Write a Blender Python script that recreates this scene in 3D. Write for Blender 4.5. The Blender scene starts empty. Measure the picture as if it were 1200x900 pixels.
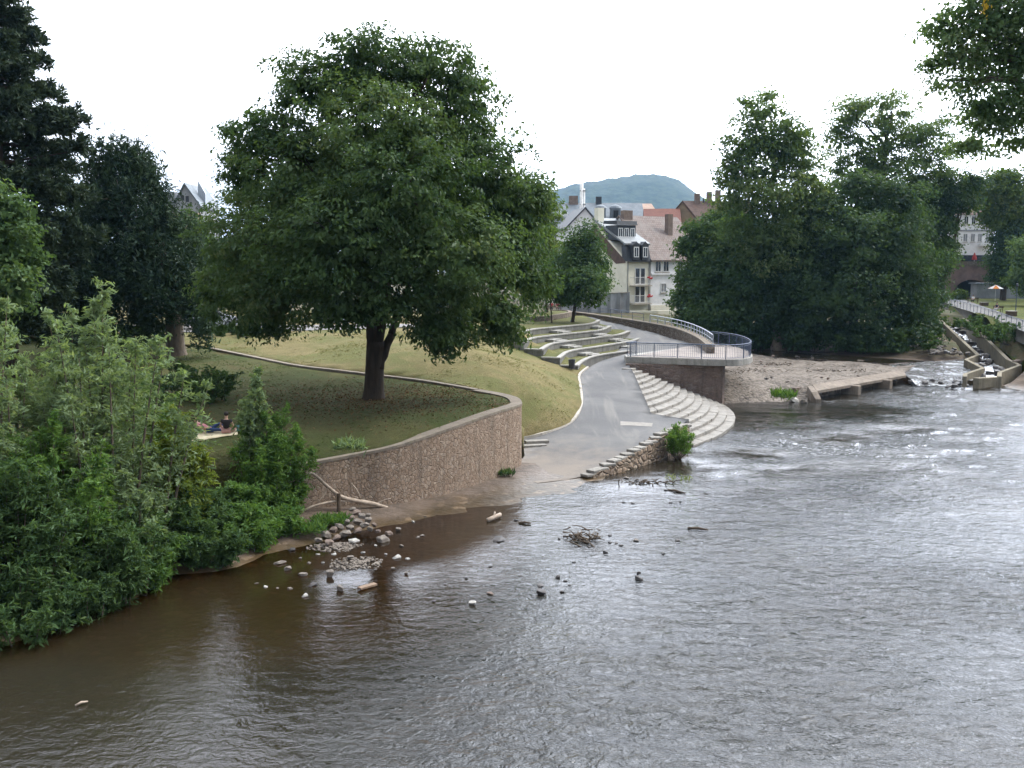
import bpy, bmesh, math, random
import numpy as np
from mathutils import Vector, Matrix, noise
from mathutils.geometry import delaunay_2d_cdt
PI = math.pi
scene = bpy.context.scene
COL = scene.collection

# ------------------------------------------------------------------ camera
F = 1152.0                       # focal length in pixels of a 1200 x 900 frame
CAMZ = 10.0
PITCH = math.atan(135.0 / F)
cam_d = bpy.data.cameras.new('camera')
cam_d.sensor_width = 36.0
cam_d.lens = F / 1200.0 * 36.0
cam_d.clip_start = 0.1
cam_d.clip_end = 20000
cam = bpy.data.objects.new('camera', cam_d)
COL.objects.link(cam)
cam.location = (0, 0, CAMZ)
cam.rotation_euler = (PI / 2 - PITCH, 0, 0)
scene.camera = cam

def ray(px, py):
    x = (px - 600) / F
    y = (450 - py) / F
    c, s = math.cos(PITCH), math.sin(PITCH)
    return Vector((x, c + y * s, -s + y * c))

def P(px, py, z):                # where the sight line meets height z
    d = ray(px, py)
    t = (z - CAMZ) / d.z
    return Vector((d.x * t, d.y * t, z))

def PY(px, py, Y):               # where the sight line meets distance Y
    d = ray(px, py)
    t = Y / d.y
    return Vector((d.x * t, Y, CAMZ + d.z * t))

# ------------------------------------------------------------------ objects
def tag(o, label=None, cat=None, group=None, kind=None):
    if label: o['label'] = label
    if cat: o['category'] = cat
    if group: o['group'] = group
    if kind: o['kind'] = kind
    return o

def thing(name, label, cat, loc=(0, 0, 0), group=None, rotz=0):
    o = bpy.data.objects.new(name, None)
    o.empty_display_size = 0.3
    COL.objects.link(o)
    o.location = loc
    o.rotation_euler = (0, 0, rotz)
    return tag(o, label, cat, group)

def link(name, me, mat, parent=None, world=True):
    o = bpy.data.objects.new(name, me)
    if mat is not None and len(me.materials) == 0:
        me.materials.append(mat)
    COL.objects.link(o)
    if parent is not None:
        o.parent = parent
        if world:                # the mesh is written in world coordinates
            l = parent.location
            o.matrix_parent_inverse = Matrix.Translation((-l[0], -l[1], -l[2]))
            if parent.parent is not None or parent.type == 'MESH':
                o.matrix_parent_inverse = Matrix.Identity(4)
    return o

def copy_tree(o, parent=None):
    c = o.copy()
    COL.objects.link(c)
    if parent is not None:
        c.parent = parent
    for ch in [q for q in bpy.data.objects if q.parent == o]:
        copy_tree(ch, c)
    return c

class MB:
    def __init__(s):
        s.v = []; s.f = []
    def add(s, vs, fs):
        b = len(s.v)
        s.v += [tuple(v) for v in vs]
        s.f += [tuple(i + b for i in f) for f in fs]
        return s
    def box(s, c, size, rz=0, M=None):
        hx, hy, hz = size[0] / 2, size[1] / 2, size[2] / 2
        vs = [Vector((x, y, z)) for z in (-hz, hz) for x, y in ((-hx, -hy), (hx, -hy), (hx, hy), (-hx, hy))]
        R = Matrix.Rotation(rz, 3, 'Z')
        vs = [R @ v + Vector(c) for v in vs]
        if M is not None: vs = [M @ v for v in vs]
        return s.add(vs, [(3, 2, 1, 0), (4, 5, 6, 7), (0, 1, 5, 4), (1, 2, 6, 5), (2, 3, 7, 6), (3, 0, 4, 7)])
    def hexa(s, vs, M=None):     # eight corners: bottom ring, top ring
        if M is not None: vs = [M @ Vector(v) for v in vs]
        return s.add(vs, [(3, 2, 1, 0), (4, 5, 6, 7), (0, 1, 5, 4), (1, 2, 6, 5), (2, 3, 7, 6), (3, 0, 4, 7)])
    def poly_solid(s, pts, vec, M=None):   # planar outline pushed along vec
        a = [Vector(p) for p in pts]
        b = [p + Vector(vec) for p in a]
        if M is not None:
            a = [M @ p for p in a]; b = [M @ p for p in b]
        n = len(a)
        fs = [tuple(range(n - 1, -1, -1)), tuple(range(n, 2 * n))]
        fs += [(i, (i + 1) % n, (i + 1) % n + n, i + n) for i in range(n)]
        return s.add(a + b, fs)
    def prism(s, poly, z0, z1):
        n = len(poly)
        a = [(p[0], p[1], z0) for p in poly]; b = [(p[0], p[1], z1) for p in poly]
        fs = [tuple(range(n - 1, -1, -1)), tuple(range(n, 2 * n))]
        fs += [(i, (i + 1) % n, (i + 1) % n + n, i + n) for i in range(n)]
        return s.add(a + b, fs)
    def tube(s, pts, rad, seg=8, cap=True):
        pts = [Vector(p) for p in pts]
        if not hasattr(rad, '__len__'): rad = [rad] * len(pts)
        rings = []
        b = len(s.v)
        ref = Vector((0.31, 0.2, 0.93)).normalized()
        for i, p in enumerate(pts):
            t = (pts[min(i + 1, len(pts) - 1)] - pts[max(i - 1, 0)]).normalized()
            if abs(t.dot(ref)) > 0.97: ref = Vector((0.9, 0.3, 0.1)).normalized()
            u = t.cross(ref).normalized(); w = t.cross(u).normalized()
            for k in range(seg):
                a = 2 * PI * k / seg
                q = p + (u * math.cos(a) + w * math.sin(a)) * rad[i]
                s.v.append(tuple(q))
        n = len(pts)
        for i in range(n - 1):
            for k in range(seg):
                k2 = (k + 1) % seg
                s.f.append((b + i * seg + k, b + i * seg + k2, b + (i + 1) * seg + k2, b + (i + 1) * seg + k))
        if cap:
            s.f.append(tuple(b + k for k in range(seg - 1, -1, -1)))
            s.f.append(tuple(b + (n - 1) * seg + k for k in range(seg)))
        return s
    def lathe(s, prof, c=(0, 0, 0), seg=16):
        b = len(s.v)
        for r, z in prof:
            for k in range(seg):
                a = 2 * PI * k / seg
                s.v.append((c[0] + r * math.cos(a), c[1] + r * math.sin(a), c[2] + z))
        n = len(prof)
        for i in range(n - 1):
            for k in range(seg):
                k2 = (k + 1) % seg
                s.f.append((b + i * seg + k, b + i * seg + k2, b + (i + 1) * seg + k2, b + (i + 1) * seg + k))
        s.f.append(tuple(b + k for k in range(seg - 1, -1, -1)))
        s.f.append(tuple(b + (n - 1) * seg + k for k in range(seg)))
        return s
    def strip(s, path, w, z0f, z1f):       # a wall along a path of 3-D points: width w, bottom and top heights
        L, R = offset2d(path, w / 2), offset2d(path, -w / 2)
        b = len(s.v); n = len(path)
        for i in range(n):
            z0, z1 = z0f(i), z1f(i)
            s.v += [(L[i][0], L[i][1], z0), (L[i][0], L[i][1], z1), (R[i][0], R[i][1], z1), (R[i][0], R[i][1], z0)]
        for i in range(n - 1):
            o, q = b + 4 * i, b + 4 * (i + 1)
            s.f += [(o, o + 1, q + 1, q), (o + 1, o + 2, q + 2, q + 1), (o + 2, o + 3, q + 3, q + 2), (o + 3, o, q, q + 3)]
        s.f += [(b, b + 3, b + 2, b + 1), (b + 4 * n - 4, b + 4 * n - 3, b + 4 * n - 2, b + 4 * n - 1)]
        return s
    def ball(s, c, r, seg=10, ring=7):
        if not hasattr(r, '__len__'): r = (r, r, r)
        prof = []
        b = len(s.v)
        s.v.append((c[0], c[1], c[2] - r[2]))
        for i in range(1, ring):
            ph = -PI / 2 + PI * i / ring
            for k in range(seg):
                a = 2 * PI * k / seg
                s.v.append((c[0] + r[0] * math.cos(ph) * math.cos(a), c[1] + r[1] * math.cos(ph) * math.sin(a), c[2] + r[2] * math.sin(ph)))
        s.v.append((c[0], c[1], c[2] + r[2]))
        top = len(s.v) - 1
        for k in range(seg):
            k2 = (k + 1) % seg
            s.f.append((b, b + 1 + k2, b + 1 + k))
            for i in range(ring - 2):
                o = b + 1 + i * seg
                s.f.append((o + k, o + k2, o + seg + k2, o + seg + k))
            o = b + 1 + (ring - 2) * seg
            s.f.append((o + k, o + k2, top))
        return s
    def mesh(s, name, smooth=False):
        me = bpy.data.meshes.new(name)
        me.from_pydata(s.v, [], s.f)
        if smooth:
            me.polygons.foreach_set('use_smooth', [True] * len(me.polygons))
        me.update()
        return me
    def build(s, name, mat, parent=None, smooth=False, world=True, bevel=0):
        o = link(name, s.mesh(name, smooth), mat, parent, world)
        if bevel:
            m = o.modifiers.new('bevel', 'BEVEL'); m.width = bevel; m.segments = 2; m.limit_method = 'ANGLE'
        return o

def offset2d(path, d):
    out = []
    n = len(path)
    for i in range(n):
        a = path[max(i - 1, 0)]; c = path[min(i + 1, n - 1)]
        tx, ty = c[0] - a[0], c[1] - a[1]
        l = math.hypot(tx, ty) or 1
        out.append((path[i][0] - ty / l * d, path[i][1] + tx / l * d))
    return out

def smooth_path(pts, n=6):       # Catmull-Rom
    pts = [Vector(p) for p in pts]
    out = []
    for i in range(len(pts) - 1):
        p0 = pts[max(i - 1, 0)]; p1 = pts[i]; p2 = pts[i + 1]; p3 = pts[min(i + 2, len(pts) - 1)]
        for k in range(n):
            t = k / n
            out.append(0.5 * ((2 * p1) + (p2 - p0) * t + (2 * p0 - 5 * p1 + 4 * p2 - p3) * t * t + (3 * p1 - p0 - 3 * p2 + p3) * t ** 3))
    out.append(pts[-1])
    return out

# ------------------------------------------------------------------ terrain interpolation
class Surf:                      # smooth surface through scattered points
    def __init__(s, pts, c=3.0):
        a = np.array([tuple(p)[:3] for p in pts], float)
        s.xy, z = a[:, :2], a[:, 2]
        s.c = c
        n = len(a)
        d = np.sqrt(((s.xy[:, None] - s.xy[None]) ** 2).sum(-1) + c * c)
        A = np.zeros((n + 1, n + 1)); A[:n, :n] = d - np.eye(n) * 0.08; A[:n, n] = 1; A[n, :n] = 1
        w = np.linalg.lstsq(A, np.append(z, 0), rcond=None)[0]
        s.w, s.k = w[:n], w[n]
        s.lo, s.hi = z.min() - 0.4, z.max() + 0.4
    def __call__(s, x, y):
        x = np.asarray(x, float); y = np.asarray(y, float)
        sh = x.shape
        q = np.stack([x.ravel(), y.ravel()], -1)
        out = np.empty(len(q))
        for i in range(0, len(q), 20000):
            b = q[i:i + 20000]
            d = np.sqrt(((b[:, None] - s.xy[None]) ** 2).sum(-1) + s.c ** 2)
            out[i:i + 20000] = d @ s.w + s.k
        return np.clip(out, s.lo, s.hi).reshape(sh)
    def at(s, x, y):
        return float(s(np.array([x]), np.array([y]))[0])

def inside(poly, x, y):
    x = np.asarray(x); y = np.asarray(y)
    r = np.zeros(x.shape, bool)
    n = len(poly)
    for i in range(n):
        x1, y1 = poly[i][0], poly[i][1]; x2, y2 = poly[(i + 1) % n][0], poly[(i + 1) % n][1]
        if y1 == y2: continue
        r ^= ((y1 > y) != (y2 > y)) & (x < (x2 - x1) * (y - y1) / (y2 - y1) + x1)
    return r

def vnoise(x, y, sc, seed=0.0):
    return np.array([noise.noise((a * sc + seed, b * sc - seed, seed * 1.7)) for a, b in zip(x, y)])

def sheet(name, poly, surf, step, mat, label=None, cat=None, kind='structure', skirt=1.2, rough=0.0, fixed=None):
    poly = [(p[0], p[1]) for p in poly]
    dense = []
    n = len(poly)
    for i in range(n):
        a, b = poly[i], poly[(i + 1) % n]
        k = max(1, int(math.hypot(b[0] - a[0], b[1] - a[1]) / (step * 1.2)))
        dense += [(a[0] + (b[0] - a[0]) * j / k, a[1] + (b[1] - a[1]) * j / k) for j in range(k)]
    xs = [p[0] for p in poly]; ys = [p[1] for p in poly]
    gx, gy = np.meshgrid(np.arange(min(xs), max(xs), step), np.arange(min(ys), max(ys), step))
    rg = np.random.default_rng(5)
    gx = gx + rg.uniform(-.25, .25, gx.shape) * step; gy = gy + rg.uniform(-.25, .25, gy.shape) * step
    m = inside(poly, gx, gy)
    gx, gy = gx[m], gy[m]
    dd = np.array(dense)
    keep = np.array([((dd - (a, b)) ** 2).sum(1).min() > (step * .45) ** 2 for a, b in zip(gx, gy)], bool) if len(gx) else []
    pts = [Vector(p) for p in dense] + [Vector((a, b)) for a, b, k in zip(gx, gy, keep) if k]
    nb = len(dense)
    v, e, f, *_ = delaunay_2d_cdt(pts, [(i, (i + 1) % nb) for i in range(nb)], [], 1, 1e-5)
    X = np.array([p[0] for p in v]); Y = np.array([p[1] for p in v])
    Z = surf(X, Y)
    if rough:
        Z = Z + rough * (vnoise(X, Y, 0.35, 3.3) + 0.5 * vnoise(X, Y, 1.1, 7.1))
    mb = MB()
    mb.add(list(zip(X, Y, Z)), [tuple(q) for q in f])
    if skirt:
        idx = {}
        for i in range(min(nb, len(v))):
            idx[i] = len(mb.v); mb.v.append((X[i], Y[i], Z[i] - skirt))
        m_ = min(nb, len(v))
        for i in range(m_):
            j = (i + 1) % m_
            mb.f.append((i, idx[i], idx[j], j))
    o = mb.build(name, mat, smooth=True)
    tag(o, label, cat, kind=kind)
    return o

# ------------------------------------------------------------------ materials
def new_mat(name):
    m = bpy.data.materials.new(name); m.use_nodes = True
    nt = m.node_tree
    for n in list(nt.nodes): nt.nodes.remove(n)
    out = nt.nodes.new('ShaderNodeOutputMaterial')
    return m, nt, out

class N:                         # tiny node helper
    def __init__(s, nt): s.nt = nt
    def __call__(s, typ, _in=None, **kw):
        n = s.nt.nodes.new('ShaderNode' + typ)
        for k, v in kw.items(): setattr(n, k, v)
        for k, v in (_in or {}).items():
            if isinstance(v, bpy.types.NodeSocket): s.nt.links.new(v, n.inputs[k])
            else: n.inputs[k].default_value = v
        return n
    def math(s, op, a, b=0.5, clamp=False):
        n = s.nt.nodes.new('ShaderNodeMath'); n.operation = op; n.use_clamp = clamp
        for i, v in enumerate((a, b)):
            if isinstance(v, bpy.types.NodeSocket): s.nt.links.new(v, n.inputs[i])
            else: n.inputs[i].default_value = v
        return n.outputs[0]
    def ramp(s, fac, lo, hi, a=0.0, b=1.0):
        n = s.nt.nodes.new('ShaderNodeMapRange'); n.interpolation_type = 'SMOOTHSTEP'
        s.nt.links.new(fac, n.inputs[0])
        for i, v in enumerate((lo, hi, a, b)): n.inputs[i + 1].default_value = v
        return n.outputs[0]
    def mix(s, fac, a, b, mode='MIX'):
        n = s.nt.nodes.new('ShaderNodeMix'); n.data_type = 'RGBA'; n.blend_type = mode
        for i, v in ((0, fac), (6, a), (7, b)):
            if isinstance(v, bpy.types.NodeSocket): s.nt.links.new(v, n.inputs[i])
            elif i == 0: n.inputs[0].default_value = v
            else: n.inputs[i].default_value = (*v[:3], 1)
        return n.outputs[2]
    def pos(s, scale=(1, 1, 1), obj=False):
        if obj: src = s('TexCoord').outputs['Object']
        else: src = s('NewGeometry').outputs['Position']
        return s('Mapping', {'Vector': src, 'Scale': scale}).outputs[0]
    def noise(s, vec, sc, det=5, ro=0.6, dist=0.0):
        return s('TexNoise', {'Vector': vec, 'Scale': sc, 'Detail': det, 'Roughness': ro, 'Distortion': dist}).outputs[0]
    def bump(s, h, strength, dist, normal=None):
        i = {'Height': h, 'Strength': strength, 'Distance': dist}
        if normal is not None: i['Normal'] = normal
        return s('Bump', i).outputs[0]

def plain(name, col, col2=None, sc=3.0, rough=0.85, bump=0.0, bsc=None, obj=True, metal=0.0, stretch=(1, 1, 1), lo=.35, hi=.65, spec=0.3):
    m, nt, out = new_mat(name); n = N(nt)
    col2 = col2 or tuple(c * 0.75 for c in col)
    v = n.pos(stretch, obj)
    a = n.noise(v, sc, 6, 0.65)
    c = n.mix(n.ramp(a, lo, hi), col, col2)
    b = n('BsdfPrincipled', {'Base Color': c, 'Roughness': rough, 'Metallic': metal, 'Specular IOR Level': spec})
    if bump:
        h = n.noise(v, bsc or sc * 4, 6, 0.65)
        nt.links.new(n.bump(h, 0.8, bump), b.inputs['Normal'])
    nt.links.new(b.outputs[0], out.inputs[0])
    return m

def leaf_mat(name, a, b, c=None, trans=0.42):
    m, nt, out = new_mat(name); n = N(nt)
    t = n('Attribute', attribute_name='tint').outputs['Fac']
    k = n.mix(n.ramp(t, 0.0, 0.8), a, b)
    if c: k = n.mix(n.ramp(t, 0.86, 1.0), k, c)
    d = n('BsdfDiffuse', {'Color': k})
    tr = n('BsdfTranslucent', {'Color': n.mix(1.0, k, (1.25, 1.2, 0.5), 'MULTIPLY')})
    mx = n('MixShader', {0: trans, 1: d.outputs[0], 2: tr.outputs[0]})
    g = n('BsdfGlossy', {'Color': (1, 1, 1, 1), 'Roughness': 0.45})
    fr = n('LayerWeight', {'Blend': 0.25})
    f2 = n.math('MULTIPLY', fr.outputs['Fresnel'], 0.015)
    m2 = n('MixShader', {0: f2, 1: mx.outputs[0], 2: g.outputs[0]})
    nt.links.new(m2.outputs[0], out.inputs[0])
    return m

# ------------------------------------------------------------------ foliage
def unit(v):
    return v / np.maximum(np.linalg.norm(v, axis=-1, keepdims=True), 1e-9)

def leaf_mesh(name, c, nrm, axis, length, width, tint, fold=0.25):
    n = len(c)
    axis = unit(axis - nrm * (axis * nrm).sum(1, keepdims=True))
    side = np.cross(nrm, axis)
    L = length[:, None]; W = width[:, None]
    v = np.empty((n, 4, 3))
    v[:, 0] = c - axis * L * .5
    v[:, 1] = c + side * W * .5 + nrm * W * fold * .5 + axis * L * .08
    v[:, 2] = c + axis * L * .5 - nrm * L * 0.12
    v[:, 3] = c - side * W * .5 + nrm * W * fold * .5 + axis * L * .08
    me = bpy.data.meshes.new(name)
    me.vertices.add(4 * n); me.vertices.foreach_set('co', v.ravel())
    me.loops.add(6 * n); me.polygons.add(2 * n)
    base = np.arange(n)[:, None] * 4
    li = (base + np.array([[0, 1, 2, 0, 2, 3]])).ravel()
    me.loops.foreach_set('vertex_index', li.astype(np.int32))
    me.polygons.foreach_set('loop_start', np.arange(0, 6 * n, 3).astype(np.int32))
    at = me.attributes.new('tint', 'FLOAT', 'POINT')
    at.data.foreach_set('value', np.repeat(np.clip(tint, 0, 1), 4).astype(np.float32))
    me.update(calc_edges=True)
    return me

def lobe_crown(name, lobes, rng, ncl=60, nlf=40, lsize=0.28, lasp=0.5, csig=0.5, flat=0.55, droop=0.5, inner=0.3, upb=0.45, keep=1.0, back=1.0, minz=None):
    """lobes: (centre, radii). Twigs spread over and inside each lobe, leaves round each twig."""
    C = []; O = []; T = []; S = []
    areas = [(r[0] * r[2]) ** 0.9 for c, r in lobes]
    mean = sum(areas) / len(areas)
    for (c, r), ar in zip(lobes, areas):
        k = max(8, int(ncl * ar / mean))
        d = unit(rng.normal(size=(k, 3)))
        rad = np.where(rng.random(k) < inner, rng.uniform(.25, .75, k), rng.uniform(.72, 1.03, k))
        # bumps in the outline
        lt = rng.uniform(-.28, .28)
        wob = 1 + 0.16 * np.sin(d[:, 0] * 5 + c[0]) * np.cos(d[:, 2] * 6 + c[2]) + 0.06 * np.clip(rng.normal(size=k), -1.6, 1.6)
        p = np.array(c) + d * np.array(r) * (rad * wob)[:, None]
        cl_t = rng.uniform(0, 1, k)
        m = np.maximum(3, rng.normal(nlf, nlf * .3, k).astype(int))
        idx = np.repeat(np.arange(k), m)
        sg = csig * rng.uniform(.6, 1.3, k)
        off = np.clip(rng.normal(size=(len(idx), 3)), -1.7, 1.7) * sg[idx, None]
        off[:, 2] *= flat
        off[:, 2] -= 0.25 * (np.hypot(off[:, 0], off[:, 1])) ** 1.3 * droop
        C.append(p[idx] + off)
        O.append(unit(d[idx] * 0.7 + unit(off + 1e-6) * 0.35))
        T.append(lt + 0.55 * cl_t[idx] + 0.45 * rng.random(len(idx)))
        S.append(np.where(rad[idx] < .72, 1.6, 1.0))
    C = np.concatenate(C); O = np.concatenate(O); T = np.concatenate(T); S = np.concatenate(S)
    if minz is not None:
        k = C[:, 2] > minz
        C, O, T, S = C[k], O[k], T[k], S[k]
    n = len(C)
    nr = unit(O * .6 + np.array([0, 0, upb]) + rng.normal(size=(n, 3)) * .55)
    ax = unit(O + rng.normal(size=(n, 3)) * .8 + np.array([0, 0, -droop]))
    L = lsize * rng.uniform(.6, 1.35, n) * S
    return leaf_mesh(name, C, nr, ax, L, L * lasp * rng.uniform(.8, 1.2, n), T)

def px_lobes(Y, lst, depth=0.8):
    out = []
    for px, py, rx, ry, dy in lst:
        y = Y + dy
        c = PY(px, py, y)
        s = y / F
        out.append((tuple(c), (rx * s, (rx + ry) * .5 * s * depth, ry * s)))
    return out

def limb(mb, a, b, r0, r1, rng, bend=0.12, seg=6, n=6):
    a = Vector(a); b = Vector(b)
    L = (b - a).length
    pts = []; rad = []
    off = Vector((rng.normal() * .5, rng.normal() * .5, abs(rng.normal()) * .3)) * L * bend
    for i in range(n + 1):
        t = i / n
        w = Vector((rng.normal(), rng.normal(), rng.normal())) * L * 0.012 * (0 < i < n)
        p = a.lerp(b, t) + off * math.sin(t * PI) + w
        p.z += L * 0.08 * math.sin(t * PI)
        pts.append(p); rad.append(r0 + (r1 - r0) * t ** 0.8)
    mb.tube(pts, rad, seg)
    return pts

def lobe_tree(name, label, cat, base, lobes, bark, leaf, rng, trunk_r=0.4, fork=None, group=None, limbs=True, nlimb=None, twig=True, **kw):
    base = Vector(base)
    t = thing(name, label, cat, base, group)
    top = Vector(max(lobes, key=lambda q: q[0][2])[0])
    fork = Vector(fork) if fork is not None else base.lerp(top, 0.35)
    mb = MB()
    pts = [base + Vector((0, 0, -0.3)), base + Vector((0, 0, .12)), base.lerp(fork, .2), base.lerp(fork, .6), fork]
    rr = [trunk_r * 1.5, trunk_r * 1.2, trunk_r * 1.02, trunk_r * .95, trunk_r * .9]
    pts = smooth_path(pts, 3)
    rad = np.interp(np.linspace(0, 4, len(pts)), range(5), rr)
    mb.tube(pts, list(rad), 14)
    if limbs:
        order = sorted(lobes, key=lambda q: -q[1][0] * q[1][2])[:nlimb or len(lobes)]
        hub = fork
        tp = limb(mb, fork - Vector((0, 0, .2)), top, trunk_r * .75, trunk_r * .15, rng, .06, 8, 8)
        for c, r in order:
            c = Vector(c)
            if c.z < fork.z + .33 * (top.z - fork.z): continue
            # leave the main stem below the lobe's own height
            cand = [p for p in tp if p.z < c.z - 0.1 * (top.z - fork.z)] or [fork]
            s_ = cand[-1] if len(cand) < 3 else cand[int(len(cand) * .7)]
            pp = limb(mb, s_, c, trunk_r * .38, trunk_r * .08, rng, .12)
            if twig:
                for _ in range(4):
                    d = Vector(unit(rng.normal(size=3)))
                    e = c + Vector((d.x * r[0], d.y * r[1], abs(d.z) * r[2])) * .85
                    limb(mb, pp[rng.integers(3, 6)], e, trunk_r * .11, trunk_r * .02, rng, .1, 4, 4)
    mb.build('trunk', bark, t, smooth=True)
    me = lobe_crown('crown', lobes, rng, **kw)
    link('crown', me, leaf, t)
    return t

def shoots_bush(name, label, cat, base, h, spread, nsh, leaf, bark, rng, nl=300, lsize=.17, lasp=.26, lean=0.25, tw=0.9, group=None, low=0.08, parent=None, tint=(0, 1), topsharp=1.0):
    """a willow-like shrub: many rising shoots, short leafy side twigs all along them"""
    base = Vector(base)
    t = thing(name, label, cat, base, group) if parent is None else parent
    mb = MB()
    C = []; A = []; T = []
    for s in range(nsh):
        a = rng.uniform(0, 2 * PI)
        r0 = spread * math.sqrt(rng.random()) * .55 * (.08 if s < 3 else 1)
        b = base + Vector((math.cos(a) * r0, math.sin(a) * r0, -.15))
        hh = h * (1 - .38 * (r0 / max(spread * .55, 1e-3)) ** 1.3) * rng.uniform(.75, 1.05)
        if s < 3: hh = h * (1, .94, .88)[s]
        out = Vector((math.cos(a), math.sin(a), 0)) * hh * lean * rng.uniform(.2, 1.2) * (r0 / max(spread * .55, 1e-3) + .15)
        out += Vector((rng.normal(), rng.normal(), 0)) * hh * .04
        n = 8
        pts = [b + out * (i / n) ** 1.4 + Vector((0, 0, hh * (i / n) * (1 - .06 * (i / n)))) for i in range(n + 1)]
        mb.tube([base + Vector((0, 0, -.5))] + pts, [.028 * (h / 4 + .4)] + [.028 * (1 - .9 * i / n) * (h / 4 + .4) for i in range(n + 1)], 5)
        pa = np.array([tuple(p) for p in pts])
        ntw = max(6, nl // 14)
        tt = rng.uniform(low, 1.0, ntw) ** .85
        k = np.clip((tt * n).astype(int), 0, n - 1); fr = (tt * n - k)[:, None]
        org = pa[k] * (1 - fr) + pa[k + 1] * fr
        ang = rng.uniform(0, 2 * PI, ntw)
        tl = tw * rng.uniform(.4, 1.15, ntw) * (1.0 - .72 * tt ** 2.2 * topsharp) * (0.55 + .45 * np.minimum(1, h / 5))
        dirv = np.stack([np.cos(ang), np.sin(ang), rng.uniform(.25, 1.1, ntw)], 1)
        dirv = unit(dirv)
        ttint = rng.random(ntw)
        for j in range(14):
            f = (j + rng.random(ntw)) / 14
            p = org + dirv * (tl * f)[:, None]
            p[:, 2] -= .35 * tl * f ** 2
            C.append(p + rng.normal(size=p.shape) * .05)
            dd = dirv + np.stack([0 * f, 0 * f, -.8 * f], 1)
            A.append(unit(dd + rng.normal(size=p.shape) * .55))
            T.append(.5 * ttint + .5 * rng.random(ntw))
    C = np.concatenate(C); A = np.concatenate(A); T = np.concatenate(T)
    T = tint[0] + (tint[1] - tint[0]) * T
    nn = len(C)
    nr = unit(rng.normal(size=(nn, 3)) * .7 + np.array([0, 0, .5]))
    L = lsize * rng.uniform(.65, 1.35, nn)
    me = leaf_mesh('foliage', C, nr, A, L, L * lasp, T, .15)
    mb.build('stems', bark, t, smooth=True)
    link('foliage', me, leaf, t)
    return t
# ------------------------------------------------------------------ light and sky
SUN_AZ, SUN_EL = math.radians(78), math.radians(47)
sunv = Vector((math.sin(SUN_AZ) * math.cos(SUN_EL), math.cos(SUN_AZ) * math.cos(SUN_EL), math.sin(SUN_EL)))
world = bpy.data.worlds.new('World'); scene.world = world; world.use_nodes = True
nt = world.node_tree; n = N(nt)
bg = nt.nodes['Background']
sky = n('TexSky', sky_type='NISHITA', sun_disc=False, sun_elevation=SUN_EL, sun_rotation=SUN_AZ, altitude=100, air_density=1.0, dust_density=3.0, ozone_density=1.0)
dirv = n('TexCoord').outputs['Generated']
GLOW = (math.sin(math.radians(26)) * math.cos(math.radians(42)), math.cos(math.radians(26)) * math.cos(math.radians(42)), math.sin(math.radians(42)))
dot = n('VectorMath', {0: dirv, 1: GLOW}, operation='DOT_PRODUCT').outputs['Value']
glow = n.math('POWER', n.math('MAXIMUM', dot, 0.0), 4.0)
cl = n.noise(n('Mapping', {'Vector': dirv, 'Scale': (1.0, 1.0, 3.0)}).outputs[0], 2.2, 5, 0.55, 0.3)
bright = n.math('ADD', n.math('MULTIPLY', glow, 66.0), n.ramp(cl, .40, .66, 5.6, 12.5))
cloud = n.mix(1.0, (0.94, 0.985, 1.06), n('CombineXYZ', {0: bright, 1: bright, 2: bright}).outputs[0], 'MULTIPLY')
cover = n.ramp(cl, .22, .42, 0.72, 0.95)
nt.links.new(n.mix(cover, sky.outputs[0], cloud), bg.inputs['Color'])
bg.inputs['Strength'].default_value = 0.1
sd = bpy.data.lights.new('sun', 'SUN'); sd.energy = 2.3; sd.angle = math.radians(13); sd.color = (1, .95, .86)
so = bpy.data.objects.new('sun', sd); COL.objects.link(so)
so.rotation_euler = (-sunv).to_track_quat('-Z', 'Y').to_euler(); so.location = sunv * 200
vs = scene.view_settings
scene.display_settings.display_device = 'sRGB'
vs.view_transform = 'Standard'; vs.look = 'None'; vs.exposure = 0.36; vs.gamma = 1.0; vs.use_curve_mapping = False
cy = scene.cycles
scene.render.engine = 'CYCLES'
cy.max_bounces = 8; cy.diffuse_bounces = 3; cy.glossy_bounces = 3; cy.transmission_bounces = 5; cy.transparent_max_bounces = 12
cy.caustics_reflective = False; cy.caustics_refractive = False; cy.volume_bounces = 0
cy.use_adaptive_sampling = True; cy.adaptive_threshold = 0.02
cy.use_denoising = True
cy.sample_clamp_indirect = 6.0

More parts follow.
